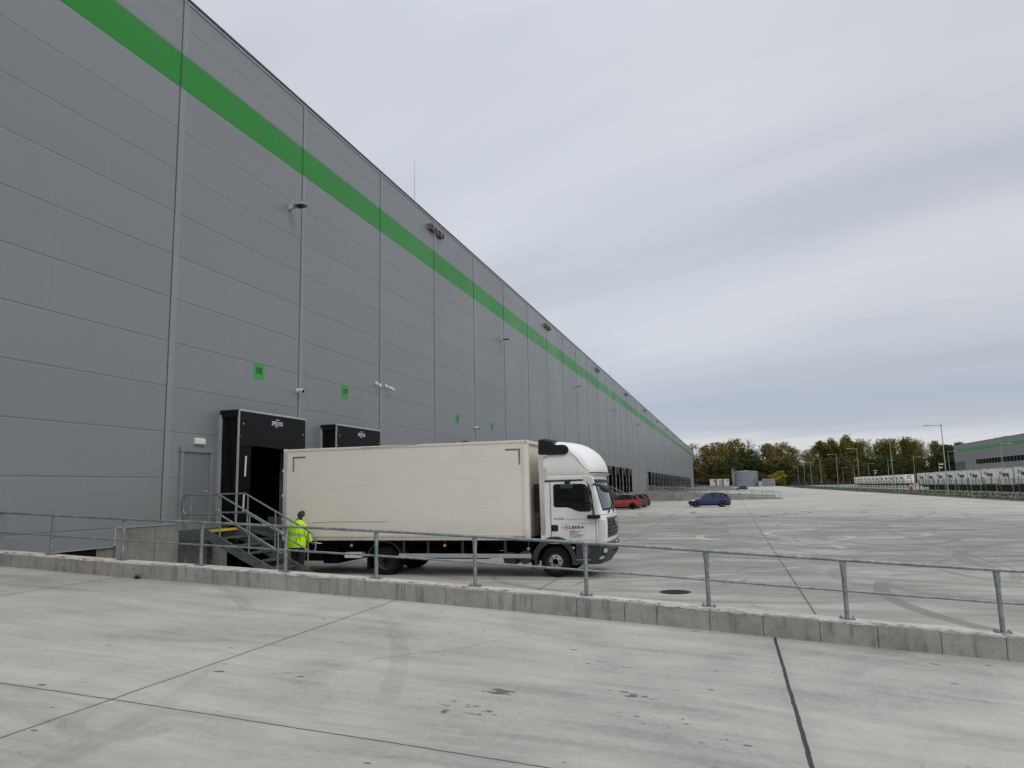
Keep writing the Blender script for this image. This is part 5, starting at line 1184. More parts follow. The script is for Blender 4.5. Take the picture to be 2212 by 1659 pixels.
# ------------------------------------------------------------------ cars (built facing -x, at the origin, wheels on z=0)
def paint(name, col, rough=0.25):
    m, n, b = base_mat(name, rough, 0.1, 0.5); b.inputs['Coat Weight'].default_value = 0.5; b.inputs['Coat Roughness'].default_value = 0.08
    p = n.obj(); v = n.noise(n.mul(p, (1, 1, 2)), 2.5, 4, 0.6); n.l.new(n.ramp(v, [(0.3, tuple(c * 0.88 for c in col)), (0.7, col)]), b.inputs['Base Color']); return m
def car(label, col, L, Wd, Hh, wb, estate=False, group='parked cars', light='red', rimm='alu'):
    t = thing('parked_car', (0, 0, 0), label, 'car', group); pm = paint('car_paint', col)
    hx = -L / 2; f = lambda a: hx + a * L
    hw = Wd / 2
    roof_tab = [(0.0, 0.52), (0.015, 0.62), (0.06, 0.70), (0.14, 0.80), (0.27, 0.91), (0.30, 0.93), (0.95, 0.98), (0.985, 0.92), (1.0, 0.80)]
    if estate: roof_tab[-3:] = [(0.95, 0.98), (0.985, 0.95), (1.0, 0.85)]
    wt = [(0.0, 0.62), (0.02, 0.76), (0.06, 0.88), (0.15, 0.97), (0.3, 1.0), (0.8, 1.0), (0.94, 0.95), (0.985, 0.86), (1.0, 0.74)]
    mb = MB(); rows = []
    for a in (0, 0.008, 0.02, 0.04, 0.07, 0.11, 0.16, 0.22, 0.30, 0.40, 0.5, 0.6, 0.7, 0.8, 0.88, 0.93, 0.965, 0.985, 0.996, 1.0):
        w = hw * lerp_tab(wt, a); zt_ = lerp_tab(roof_tab, a) * Hh / 1.46; zb = 0.20 + (0.10 if a < 0.01 or a > 0.99 else 0)
        half = [(w * 0.80, zb), (w * 0.96, zb + 0.07), (w * 1.0, 0.42), (w * 0.995, zt_ * 0.75), (w * 0.94, zt_ * 0.95), (w * 0.80, zt_), (w * 0.4, zt_ + 0.015)]
        rows.append([(f(a), y, z) for y, z in half] + [(f(a), -y, z) for y, z in half[::-1]])
    mb.loft(rows, caps=True); bd = mb.build('body', pm, t, smooth=40)
    # greenhouse
    ge = 0.97 if estate else 0.955
    g = [(0.27, 0.90, 0.88), (0.345, 1.10, 0.86), (0.42, 1.30, 0.82), (0.48, 1.395, 0.79), (0.56, 1.445, 0.77), (0.70, 1.435, 0.76), (0.82, 1.38 if not estate else 1.43, 0.755), (0.89, 1.29 if not estate else 1.40, 0.75), (0.93, 1.16 if not estate else 1.30, 0.78), (ge, 1.0, 0.82)]
    mb = MB(); rows = []
    for a, z, wr in g:
        z = z * Hh / 1.46; zb = 0.86 * Hh / 1.46
        base = hw * 0.93
        half = [(base, zb), (base * (1 - (1 - wr / 0.93) * 0.5) , (zb + z) / 2), (hw * wr, z - 0.03), (hw * wr * 0.9, z)]
        rows.append([(f(a), y, zz) for y, zz in half] + [(f(a), -y, zz) for y, zz in half[::-1]])
    mb.loft(rows, caps=True); mb.build('windows', M['wing'], t, smooth=40)
    mb = MB(); rows = []
    for a, z, wr in [(0.445, 1.345, 0.81)] + g[3:8] + ([(0.925, 1.31, 0.76)] if estate else []):
        z = z * Hh / 1.46
        rows.append([(f(a), hw * wr + 0.006, z - 0.045), (f(a), hw * wr * 0.9, z + 0.012), (f(a), 0, z + 0.022), (f(a), -hw * wr * 0.9, z + 0.012), (f(a), -hw * wr - 0.006, z - 0.045)])
    mb.loft(rows, closed=False); mb.build('roof', pm, t, smooth=40)
    for sg in (-1, 1):
        for a0, a1, z0, z1, wd in ((0.29, 0.46, 0.92, 1.36, 0.03), (0.60, 0.60, 0.92, 1.41, 0.035), (0.80, 0.80, 0.92, 1.40, 0.03), (0.955, 0.885, 0.95, 1.30 if not estate else 1.38, 0.07)):
            k = Hh / 1.46; y0, y1 = sg * hw * 0.925, sg * hw * 0.785
            mb = MB(); mb.loft([[(f(a0) - wd, y0 + sg * 0.012, z0 * k), (f(a0) + wd, y0 + sg * 0.012, z0 * k), (f(a0) + wd, y0 - sg * 0.03, z0 * k), (f(a0) - wd, y0 - sg * 0.03, z0 * k)], [(f(a1) - wd, y1 + sg * 0.012, z1 * k), (f(a1) + wd, y1 + sg * 0.012, z1 * k), (f(a1) + wd, y1 - sg * 0.03, z1 * k), (f(a1) - wd, y1 - sg * 0.03, z1 * k)]], caps=True)
            mb.build('pillar', pm if wd != 0.035 else M['black'], t)
        ya, yb = sorted((sg * hw * 0.93, sg * (hw + 0.13))); mb = MB(); mb.box(f(0.335), f(0.335) + 0.09, ya, yb, 0.90 * Hh / 1.46, 1.02 * Hh / 1.46); mb.build('wing_mirror', pm, t, bev=0.03)
        ya, yb = sorted((sg * hw * 0.99, sg * (hw + 0.008)))
        for a in (0.58, 0.775): mb = MB(); mb.box(f(a) - 0.09, f(a) + 0.06, ya, yb, 0.76, 0.785); mb.build('door_handle', pm, t)
        for a in (0.325, 0.60, 0.80): mb = MB(); mb.box(f(a) - 0.004, f(a) + 0.004, ya, yb - 0.003 if sg > 0 else yb, 0.32, 0.86); mb.build('door_seam', M['dark'], t)
        mb = MB(); mb.box(f(0.04), f(0.13), *sorted((sg * hw * 0.66, sg * hw * 0.955)), 0.60, 0.72); mb.build('headlight', M['lens'], t, bev=0.03)
        mb = MB(); mb.box(f(0.935), f(0.996), *sorted((sg * hw * 0.66, sg * hw * 0.93)), 0.70, 0.90 if not estate else 0.95); mb.build('tail_light', simple('red_tail_lens', (0.35, 0.02, 0.02), 0.2), t, bev=0.02)
        for a in (0.5 - wb / 2 / L - 0.015, 0.5 + wb / 2 / L - 0.015):
            rr = 0.31; yy = sg * (hw * 1.0 - 0.005)
            mb = MB(); mb.prism([(f(a) + 0.345 * math.cos(R(x)), rr + 0.345 * math.sin(R(x))) for x in range(-20, 201, 11)], 'y', *sorted((yy - sg * 0.25, yy - sg * 0.002 + sg * 0.008))); mb.build('wheel_arch', M['dark'], t)
            mb = MB(); yo = yy + sg * 0.02; mb.lathe_y(f(a), rr, [(yo - sg * 0.02, rr * 0.62), (yo, rr * 0.70), (yo - sg * 0.01, rr * 0.95), (yo - sg * 0.03, rr), (yo - sg * 0.2, rr), (yo - sg * 0.2, 0.02)], 24); w_ = mb.build('wheel', M['tyre'], t, smooth=35)
            mb = MB(); mb.tube([(f(a), yo - sg * 0.05, rr), (f(a), yo - sg * 0.03, rr)], rr * 0.62, 20)
            mb.build('wheel_disc', M['dark'], w_)
            mb = MB()
            for k in range(5):
                an = k * 1.2566 + 0.3; c_, s_ = math.cos(an), math.sin(an)
                mb.add([(f(a) + c_ * r_ - s_ * w2, yo - sg * 0.015, rr + s_ * r_ + c_ * w2) for r_, w2 in ((0.0, 0.035), (0.19, 0.028), (0.19, -0.028), (0.0, -0.035))], [(0, 1, 2, 3)])
            mb.disc_y(f(a), rr, yo - sg * 0.02, yo - sg * 0.008, 0.20, 0.20, 20, 0.186, 0.186)
            mb.build('rim', M[rimm], w_)
    mb = MB(); mb.box(f(0.0) - 0.01, f(0.02), -hw * 0.5, hw * 0.5, 0.34, 0.52); mb.build('front_grille', M['dark'], t, bev=0.02)
    mb = MB(); mb.box(f(0.997), f(1.0) + 0.012, -0.26, 0.26, 0.52 if not estate else 0.62, 0.63 if not estate else 0.73); mb.build('number_plate', M['white'], t)
    mb = MB(); mb.box(f(0.03), f(0.97), -hw * 0.9, hw * 0.9, 0.15, 0.24); mb.build('underbody', M['dark'], t)
    mb = MB(); mb.tube([(f(0.86), 0, Hh - 0.03), (f(0.90), 0, Hh + 0.14)], 0.008, 5); mb.build('aerial', M['black'], t)
    return t
c = car('dark blue hatchback parked alone in the middle of the yard', (0.010, 0.022, 0.115), 3.97, 1.68, 1.44, 2.47); c.location = (-2.08, 75.9, ZY); c.rotation_euler[2] = R(9)
c = car('bright red hatchback parked beside the truck cab', (0.30, 0.022, 0.016), 4.05, 1.70, 1.46, 2.5, rimm='black'); c.location = (-10.35, 71.6, ZY); c.rotation_euler[2] = R(8)
c = car('dark grey estate car half hidden behind the red hatchback', (0.045, 0.055, 0.062), 4.5, 1.76, 1.45, 2.6, True); c.location = (-10.35, 74.9, ZY); c.rotation_euler[2] = R(10)
c = car('black estate car behind the grey one, only its tail showing', (0.015, 0.018, 0.022), 4.5, 1.78, 1.45, 2.65, True); c.location = (-10.45, 78.9, ZY); c.rotation_euler[2] = R(10)
c = car('small dark car far away in front of the round water tank', (0.02, 0.028, 0.035), 4.3, 1.75, 1.45, 2.6); c.location = (3.6, 272, ZY); c.rotation_euler[2] = R(20)

# ------------------------------------------------------------------ far drive-in ramps
def wall_ramp(y, x1, h0, h1, xs_, rail, label, rlabel):
    t = thing('ramp_wall', (WX, y, ZY), label, 'wall', 'concrete walls of the far drive in ramps')
    mb = MB(); n_ = 9; x0 = WX + 0.04
    for i in range(n_):
        a, b2 = x0 + (x1 - x0) * i / n_ + 0.01, x0 + (x1 - x0) * (i + 1) / n_ - 0.01
        za, zb2 = ZY + h0 + (h1 - h0) * i / n_, ZY + h0 + (h1 - h0) * (i + 1) / n_
        mb.loft([[(x, y, ZY - 0.3), (x, y, z), (x, y + 0.3, z), (x, y + 0.3, ZY - 0.3)] for x, z in ((a, za), (b2, zb2))], caps=True)
    mb.build('wall_block', M['conc'], t)
    mb = MB(); mb.loft([[(x, y + 0.02, ZY - 0.3), (x, y + 0.02, z - 0.02), (x, y + 0.28, z - 0.02), (x, y + 0.28, ZY - 0.3)] for x, z in ((x0, ZY + h0), (x1, ZY + h1))], caps=True); mb.build('joint_filler', M['dark'], t)
    mb = MB(); mb.loft([[(x, y - 0.01, z - 0.01), (x, y - 0.01, z + 0.012), (x, y + 0.31, z + 0.012), (x, y + 0.31, z - 0.01)] for x, z in ((x0, ZY + h0), (x1, ZY + h1))], caps=True); mb.build('top_coating', M['pale'], t)
    if rail:
        r_ = thing('guard_railing', (WX, y, ZY), rlabel, 'railing', 'guard railings of the far drive in ramps')
        zz = lambda x: ZY + h0 + (h1 - h0) * (x - x0) / (x1 - x0)
        mb = MB(); mb.tube([(x0 + 0.3, y + 0.15, zz(x0 + 0.3) + 0.75), (x1 - 0.15, y + 0.15, zz(x1) + 0.75)], 0.03, 8); mb.build('top_rail', M['galv'], r_)
        mb = MB(); mb.tube([(x0 + 0.3, y + 0.15, zz(x0 + 0.3) + 0.37), (x1 - 0.15, y + 0.15, zz(x1) + 0.37)], 0.022, 8); mb.build('mid_rail', M['galv'], r_)
        x = x1 - 0.2
        while x > x0 + 0.3:
            mb = MB(); mb.tube([(x, y + 0.15, zz(x)), (x, y + 0.15, zz(x) + 0.75)], 0.033, 8); mb.box(x - 0.09, x + 0.09, y + 0.09, y + 0.21, zz(x) + 0.01, zz(x) + 0.025); mb.build('post', M['galv'], r_); x -= 1.756
M['conc'] = concrete('pale_ramp_wall_concrete', (0.30, 0.29, 0.26), stains=0.35)
wall_ramp(107.6, 6.7, 1.42, 0.22, 0, True, 'near concrete wall of the first far ramp, behind the parked cars', 'railing on the near wall of the first far ramp, behind the cars')
wall_ramp(126.0, 6.9, 1.42, 0.24, 0, True, 'back concrete wall of the first far ramp', 'railing on the back wall of the first far ramp')
wall_ramp(262.0, 1.4, 1.45, 0.5, 0, True, 'near concrete wall of the farthest ramp, left of the small dark car', 'railing on the near wall of the farthest ramp')
wall_ramp(284.0, 1.6, 1.45, 0.6, 0, True, 'back concrete wall of the farthest ramp', 'railing on the back wall of the farthest ramp')
for y0, y1, x1 in ((107.9, 126.0, 7.2), (262.3, 284.0, 2.0)):
    mb = MB(); mb.add([(WX, y0, ZY + 1.1), (x1, y0, ZY + 0.004), (x1, y1, ZY + 0.004), (WX, y1, ZY + 1.1)], [(0, 1, 2, 3)])
    o = mb.build('ramp', M['conc']); tag(o, None, None, kind='structure')
    for k in range(3):
        pass
mb = MB(); mb.add([(-13.7, 300, -1.0), (1.0, 300, -1.0), (1.0, 345, -1.0), (-80, 345, -1.0), (-80, 302.5, -1.0), (-13.7, 302.5, -1.0), (1.0, 300, -2.6), (1.0, 345, -2.6), (-13.7, 300, -2.6)], [(0, 1, 2, 3, 4, 5), (1, 6, 7, 2), (0, 8, 6, 1)])
o = mb.build('platform', M['conc']); tag(o, None, None, kind='structure')

# containers, shed, tank, kiosks
CW = simple('cream_container_paint', (0.62, 0.58, 0.53), 0.6, var=0.1); CR = simple('dark_red_frame', (0.16, 0.05, 0.04), 0.6)
for i, (x0, x1) in enumerate(((-7.95, -5.45), (-5.25, -2.8), (-2.6, -0.15))):
    c = thing('container', ((x0 + x1) / 2, 310, -1.0), ('left cream container with a window, dark red frame, at the warehouse end', 'middle cream container with a shutter, dark red frame', 'right cream container with a round fan, beside the water tank ladder')[i], 'container', 'cream containers beyond the warehouse')
    mb = MB(); mb.box(x0 + 0.1, x1 - 0.1, 310.05, 316, -0.85, 2.0); mb.build('walls', CW, c)
    mb = MB()
    for xx in (x0, x1 - 0.16): mb.box(xx, xx + 0.16, 310, 310.16, -1.0, 2.15)
    mb.box(x0, x1, 310.02, 316.02, 2.0, 2.17); mb.box(x0, x1, 310.02, 316, -1.0, -0.8); mb.build('frame', CR, c)
    mb = MB()
    if i == 0: mb.box(x1 - 0.85, x1 - 0.35, 310.0, 310.06, 0.8, 1.6)
    elif i == 1: mb.box(x0 + 1.1, x0 + 2.1, 310.0, 310.06, -0.6, 1.6)
    else: mb.tube([(x1 - 0.75, 310.0, 1.4), (x1 - 0.75, 310.06, 1.4)], 0.28, 14)
    mb.build(('window', 'shutter', 'fan')[i], M['black'] if i != 1 else M['ltgrey'], c)
    mb = MB(); mb.box(x0 + 0.25, x0 + 1.0, 310.0, 310.06, -0.8, 1.6); mb.build('door', M['white'] if i else CW, c)
sh = thing('open_shed', (-10.5, 312, -1.0), 'low dark open shed left of the cream containers', 'shed'); mb = MB(); mb.box(-13.1, -8.1, 311, 314, 1.15, 1.35); mb.build('roof', M['fence'], sh)
for x in (-13.0, -11.4, -9.8, -8.3): mb = MB(); mb.box(x, x + 0.12, 311, 311.12, -1.0, 1.15); mb.build('post', M['fence'], sh)
mb = MB(); mb.box(-13, -8.2, 313.8, 313.9, -0.9, 1.1); mb.build('back_panel', simple('dull_green_panel', (0.035, 0.05, 0.045), 0.7), sh)
def panelled(name, col):
    m, n, b = base_mat(name, 0.45, 0.2); p = n.pos(); px, py, pz = n.sep(p)[0:3]
    an = n.m('ARCTAN2', n.m('SUBTRACT', py, 427.0), n.m('SUBTRACT', px, 8.4)); fr = n.m('ABSOLUTE', n.m('SUBTRACT', n.m('MODULO', n.m('ADD', n.m('MULTIPLY', an, 7 / 6.2832 * 2), 20), 1.0), 0.5)); hz = n.m('ABSOLUTE', n.m('SUBTRACT', n.m('MODULO', n.m('ADD', pz, 10), 1.2), 0.6))
    ln = n.m('MAXIMUM', n.step(fr, 0.0, 0.012, 0.7, 0), n.step(hz, 0.0, 0.03, 0.25, 0)); c = n.mix(ln, n.ramp(n.noise(p, 0.3, 4, 0.5), [(0.3, tuple(x * 0.92 for x in col)), (0.7, tuple(x * 1.08 for x in col))]), tuple(x * 0.4 for x in col))
    n.l.new(c, b.inputs['Base Color']); return m
tkn = thing('water_tank', (8.4, 427, -1.9), 'big round grey panelled water tank with a ladder, in front of the trees', 'tank')
mb = MB(); seg = 56; Rr = 6.6
mb.loft([[(8.4 + r * math.cos(2 * math.pi * k / seg), 427 + r * math.sin(2 * math.pi * k / seg), z) for k in range(seg)] for r, z in ((Rr, -2.2), (Rr, 6.35))], caps=True); mb.build('tank_wall', panelled('tank_panels', (0.20, 0.225, 0.25)), tkn)
mb = MB(); mb.loft([[(8.4 + r * math.cos(2 * math.pi * k / seg), 427 + r * math.sin(2 * math.pi * k / seg), z) for k in range(seg)] for r, z in ((Rr + 0.1, 6.3), (Rr + 0.12, 6.55), (Rr - 0.2, 6.6), (0.3, 7.0), (0.3, 7.4), (0.05, 7.4))], caps=True); mb.build('tank_roof', simple('tank_roof_edge', (0.24, 0.27, 0.29), 0.5), tkn)
mb = MB(); lx, ly = 1.7, 422.6
for dx in (-0.3, 0.3): mb.box(lx + dx - 0.05, lx + dx + 0.05, ly, ly + 0.1, -1.9, 8.0)
for i in range(28): mb.box(lx - 0.3, lx + 0.3, ly, ly + 0.05, -1.6 + i * 0.34, -1.54 + i * 0.34)
mb.build('ladder', M['alu'], tkn)
mb = MB()
for zz in (0.9, 2.4, 3.9, 5.4, 6.9): mb.loft([[(lx + 0.45 * math.cos(R(a)), ly - 0.35 + 0.45 * math.sin(R(a)), z) for a in range(0, 360, 30)] for z in (zz, zz + 0.08)])
for a in (200, 235, 270, 305, 340): mb.box(lx + 0.45 * math.cos(R(a)) - 0.03, lx + 0.45 * math.cos(R(a)) + 0.03, ly - 0.35 + 0.45 * math.sin(R(a)) - 0.03, ly - 0.35 + 0.45 * math.sin(R(a)) + 0.03, 0.9, 7.8)
mb.build('ladder_cage', simple('pale_yellow_cage', (0.42, 0.40, 0.22), 0.6), tkn)
mb = MB()
for x in (2.2, 3.8):
    mb.box(x - 0.05, x + 0.05, 422.4, 422.5, 6.4, 8.0)
mb.box(1.4, 3.8, 422.4, 422.5, 7.95, 8.05); mb.box(2.2, 3.8, 422.4, 422.5, 7.2, 7.28); mb.build('roof_railing', M['pole'], tkn)
mb = MB(); mb.tube([(3.0, 422.4, -1.9), (3.0, 422.4, 5.4)], 0.16, 8); mb.build('pipe', M['coping'], tkn)
for (x0, x1, z1, y, lab, colr) in ((14.9, 16.6, 1.0, 420, 'narrow pale box standing between the water tank and the pump house', (0.40, 0.39, 0.36)), (16.75, 23.3, 2.1, 420, 'low grey pump house with two doors beside the water tank', (0.24, 0.27, 0.30))):
    kk = thing('pump_house' if x0 > 16.7 else 'switch_box', (x0, y, -1.9), lab, 'shed'); mb = MB(); mb.box(x0, x1, y, y + 4, -2.1, z1); mb.build('walls', simple('kiosk_paint', colr, 0.5), kk)
    mb = MB(); mb.box(x0 - 0.1, x1 + 0.1, y - 0.1, y + 4.1, z1 + 0.001, z1 + 0.14); mb.build('roof', M['ltgrey'], kk)
    if x0 > 16.7:
        for xx in (17.2, 20.0): mb = MB(); mb.box(xx, xx + 2.5, y - 0.04, y, -1.8, 1.5); mb.build('door', simple('kiosk_door', (0.17, 0.20, 0.23), 0.5), kk)
        mb = MB(); mb.box(21.0, 21.7, y - 0.06, y - 0.041, 0.2, 0.6); mb.build('sign_plate', M['white'], kk)

# ------------------------------------------------------------------ lamp posts
def lamp(h, arm=2.4, lab='', dirx=-1):
    t = thing('street_lamp', (0, 0, 0), lab, 'street lamp', 'tall street lamps of the yard')
    mb = MB(); mb.tube([(0, 0, -0.3), (0, 0, h * 0.5), (0, 0, h)], [0.10, 0.075, 0.05], 10); mb.tube([(0, 0, 0), (0, 0, 0.9)], 0.105, 10); mb.build('pole', M['pole'], t, smooth=40)
    mb = MB(); mb.tube([(0, 0, h - 0.12), (dirx * arm * 0.6, 0, h - 0.02)], 0.04, 8); mb.tube([(0, 0, h - 0.2), (0, 0, h + 0.04)], 0.085, 8); mb.build('arm', M['pole'], t)
    mb = MB(); mb.loft([[(dirx * x, -w, h - 0.02 - t_), (dirx * x, w, h - 0.02 - t_), (dirx * x, w * 0.7, h + 0.02), (dirx * x, -w * 0.7, h + 0.02)] for x, w, t_ in ((arm * 0.58, 0.06, 0.06), (arm * 0.68, 0.15, 0.12), (arm * 0.9, 0.15, 0.08), (arm, 0.08, 0.03))], caps=True); mb.build('lamp_head', M['ltgrey'], t)
    return t
L0 = lamp(9.95)
lampY = [119.1, 155, 193.4, 230, 270, 312, 352, 396]
for i, y in enumerate(lampY):
    o = L0 if i == 0 else copy_tree(L0)
    o.location = (29.85 if i < 5 else 29.85 + (i - 4) * 1.1, y, zfar(y) + 0.1); o['label'] = ('tallest looking street lamp on the verge, right of the red hydrants' if i == 0 else '%s street lamp from the right on the grass verge of the yard' % ORD[i])
L1 = copy_tree(L0, loc=(36.2, 432, zfar(432) + 0.1), label='farthest street lamp, alone in front of the yellow bush'); L1.scale = (1, 1, 0.98)
for i, (x, y) in enumerate(((59.6, 191.5), (59.5, 233.4), (60.6, 279.5), (59.8, 318), (61.1, 368), (60.9, 409), (62, 455))):
    o = copy_tree(L0, loc=(x, y, ZY + 0.05), rz=math.pi, label='%s street lamp from the right in the row behind the fence and trailers' % ORD[i]); o['group'] = 'street lamps behind the fence'
for i, (x, y, h) in enumerate(((48.7, 199.6, 6.3), (51.0, 296.0, 6.3))):
    t = thing('camera_pole', (x, y, ZY), ('nearer white camera pole between the two rows of swap bodies', 'farther white camera pole behind the left row of swap bodies')[i], 'camera pole', 'camera poles')
    mb = MB(); mb.tube([(x, y, ZY), (x, y, ZY + h)], 0.09, 8); mb.build('pole', M['pole'], t)
    for zz, dx in ((h - 0.5, 0.5), (h - 1.3, 0.3)): mb = MB(); mb.tube([(x, y, ZY + zz), (x + dx, y - 0.2, ZY + zz)], 0.03, 6); mb.box(x + dx - 0.3, x + dx + 0.35, y - 0.35, y - 0.1, ZY + zz - 0.12, ZY + zz + 0.14); mb.build('camera', M['white'], t)
def hydrant(x, y, lab):
    t = thing('hydrant', (x, y, ZY), lab, 'hydrant', 'red hydrants on the verge'); z = zfar(y) + 0.1
    mb = MB(); mb.tube([(x, y, z), (x, y, z + 0.12), (x, y, z + 0.13), (x, y, z + 0.95), (x, y, z + 0.96), (x, y, z + 1.08)], [0.22, 0.22, 0.15, 0.15, 0.20, 0.20], 14); mb.build('body', M['red'], t, smooth=40)
    mb = MB(); mb.tube([(x, y, z + 1.08), (x, y, z + 1.16), (x, y, z + 1.2)], [0.16, 0.12, 0.04], 12); mb.build('cap', M['alu'], t, smooth=40)
    mb = MB(); mb.tube([(x - 0.3, y, z + 0.7), (x + 0.3, y, z + 0.7)], 0.085, 10); mb.build('outlet', M['red'], t)
hydrant(29.3, 138.8, 'nearest red hydrant on the verge, left of the tallest lamp'); hydrant(29.0, 253, 'middle red hydrant on the verge, between two lamps'); hydrant(33.5, 430, 'farthest tiny red hydrant by the last lamp')

# ------------------------------------------------------------------ fences
def fence(x, y0, y1, h, step, label, wires=True):
    t = thing('mesh_fence', (x, y0, ZY), label, 'fence', None)
    ys_ = []; y = y0
    while y < y1: ys_.append(y); y += step
    rest = MB()
    for i, y in enumerate(ys_):
        z = zfar(y) + 0.1
        if i < 99: mb = MB()
        else: mb = rest
        mb.box(x - 0.032, x + 0.032, y - 0.03, y + 0.03, z, z + h); mb.box(x - 0.036, x + 0.036, y - 0.034, y + 0.034, z + h, z + h + 0.03)
        if i < 99: mb.build('post', M['fence'], t)
    if rest.v: o = rest.build('far_posts', M['fence'], t); o['kind'] = 'stuff'
    mb = MB(); w = 0.008
    for a, b2 in zip(ys_, ys_[1:]):
        z = zfar(a) + 0.1
        y = a + 0.06
        if a < 330:
            while y < b2 - 0.02:
                mb.add([(x, y - w, z + 0.06), (x, y + w, z + 0.06), (x, y + w, z + h - 0.04), (x, y - w, z + h - 0.04)], [(0, 1, 2, 3)]); y += 0.125
        else:
            mb.add([(x, y, z + 0.06), (x, b2, z + 0.06), (x, b2, z + h - 0.04), (x, y, z + h - 0.04)], [(0, 1, 2, 3)]) if False else None
            while y < b2 - 0.02:
                mb.add([(x, y - 0.05, z + 0.06), (x, y + 0.05, z + 0.06), (x, y + 0.05, z + h - 0.04), (x, y - 0.05, z + h - 0.04)], [(0, 1, 2, 3)]); y += 0.35
        k = z + 0.1
        while k < z + h: mb.add([(x + 0.01, a, k - 0.008), (x + 0.01, b2, k - 0.008), (x + 0.01, b2, k + 0.008), (x + 0.01, a, k + 0.008)], [(0, 1, 2, 3)]); k += 0.2
    mb.build('wire_mesh', M['fence'], t)
fence(31.35, 84, 470, 2.3, 3.05, 'long dark green mesh fence along the verge in front of the white swap bodies')
fence(38.6, 90, 330, 2.0, 3.05, 'second lower mesh fence behind the grass, close to the swap bodies')

# ------------------------------------------------------------------ swap bodies
def corr(name, col):
    m, n, b = base_mat(name, 0.5); p = n.obj(); px, py, pz = n.sep(p)[0:3]
    v = n.m('SINE', n.m('MULTIPLY', py, 22.0)); ns = n.noise(n.mul(p, (1, 1, 0.5)), 0.8, 5, 0.6)
    c = n.ramp(ns, [(0.3, tuple(x * 0.92 for x in col)), (0.6, col)]); n.l.new(n.mix(n.step(v, 0.5, 1.0, 0, 0.08), c, tuple(x * 0.6 for x in col)), b.inputs['Base Color']); bump(n, b, v, 0.6, 0.04); return m
SW = corr('corrugated_cream_side', (0.95, 0.925, 0.85)); SL = simple('cream_legs', (0.50, 0.47, 0.38), 0.6); LB = simple('black_letters', (0.015, 0.015, 0.02), 0.5); BB = simple('blue_logo_bar', (0.02, 0.22, 0.42), 0.5)
def swap():
    t = thing('swap_body', (0, 0, 0), '', 'container', ''); L = 7.36; h0, h1 = 1.12, 3.72
    mb = MB(); mb.box(0.02, 2.5, 0.03, L - 0.03, h0 + 0.08, h1 - 0.06); bd = mb.build('box_body', SW, t)
    mb = MB(); mb.box(0, 2.52, 0, L, h0, h0 + 0.14); mb.box(0, 2.52, 0, L, h1 - 0.1, h1)
    for yy in (0.0, L - 0.1): mb.box(0, 0.1, yy, yy + 0.1, h0 + 0.14, h1 - 0.1); mb.box(2.42, 2.52, yy, yy + 0.1, h0 + 0.14, h1 - 0.1)
    mb.build('frame', SL, t)
    for yy in (1.0, L - 1.1):
        for xx in (0.1, 2.3): mb = MB(); mb.box(xx, xx + 0.12, yy, yy + 0.12, 0, h0); mb.box(xx - 0.06, xx + 0.18, yy - 0.06, yy + 0.18, 0, 0.04); mb.tube([(xx + 0.06, yy + 0.06, 0.55), (xx + 0.06, yy + 0.65, h0)], 0.035, 6); mb.build('leg', SL, t)
    tx = text_mesh('company_letters', 'Hermes', 1.05, LB, t, (-0.012, 4.75, 2.42), (0, -1, 0), (0, 0, 1), 0.002, 'LEFT', 0.88, 0.03)
    for i, (z, w) in enumerate(((3.08, 1.0), (2.86, 0.8), (2.64, 0.6))):
        mb = MB(); mb.box(-0.014, 0.01, 5.0 + (1.0 - w) * 0.6, 5.9, z, z + 0.15); mb.build('logo_bar', BB, t)
    mb = MB(); mb.box(-0.03, 0.02, 3.5, 4.0, h1 - 0.28, h1 - 0.13); mb.build('vent', M['ltgrey'], t)
    mb = MB(); mb.box(0.3, 2.3, 0.5, L - 0.5, 0.85, h0 + 0.01); mb.box(0.9, 1.1, 0.2, L - 0.2, 0.6, h0); mb.build('under_frame', M['dark'], t)
    return t
sw0 = swap(); first = True
for row, (x, y0, y1, gl) in enumerate(((41.0, 179.7, 104, 'right row'), (47.6, 313.8, 231, 'left row'))):
    y = y0; i = 0
    while y > y1:
        o = sw0 if first else copy_tree(sw0); first = False
        o.location = (x + random.uniform(-0.12, 0.12), y, ZY + 0.06 + random.uniform(-0.08, 0.08)); o['group'] = 'white swap bodies in the %s' % gl
        o['label'] = '%s white lettered swap body from the left in the %s' % (ORD[i], gl); y -= 7.45; i += 1
    if row == 1:
        h_ = thing('end_sign', (48.8, o.location.y, ZY), 'blue bars and black lettering on the end of the last left row body', 'sign'); ye = o.location.y - 0.02
        text_mesh('company_letters', 'Hermes', 0.52, LB, h_, (47.95, ye, 0.35), (1, 0, 0), (0, 0, 1), 0.002, 'LEFT', 0.95, 0.012)
        for z, w in ((1.12, 1.5), (0.96, 1.2), (0.8, 0.9)): mb = MB(); mb.box(48.1, 48.1 + w, ye - 0.01, ye, z, z + 0.1); mb.build('logo_bar', BB, h_)
# dark wheels of the trailers parked under the far bodies
for i in range(9):
    y = 118 + i * 7.45
    t = thing('trailer_wheels', (42.2, y, ZY), '%s dark trailer axle from the right, standing under the right row of swap bodies' % ORD[i], 'trailer', 'dark trailers under the swap bodies')
    for dy in (0, 1.2): mb = MB(); mb.tube([(41.3, y + dy, ZY + 0.53), (43.4, y + dy, ZY + 0.53)], 0.47, 16); mb.build('wheel', M['tyre'], t)
    mb = MB(); mb.box(41.6, 43.1, y - 2.0, y + 2.6, ZY + 0.62, ZY + 0.9); mb.build('chassis', M['dark'], t)

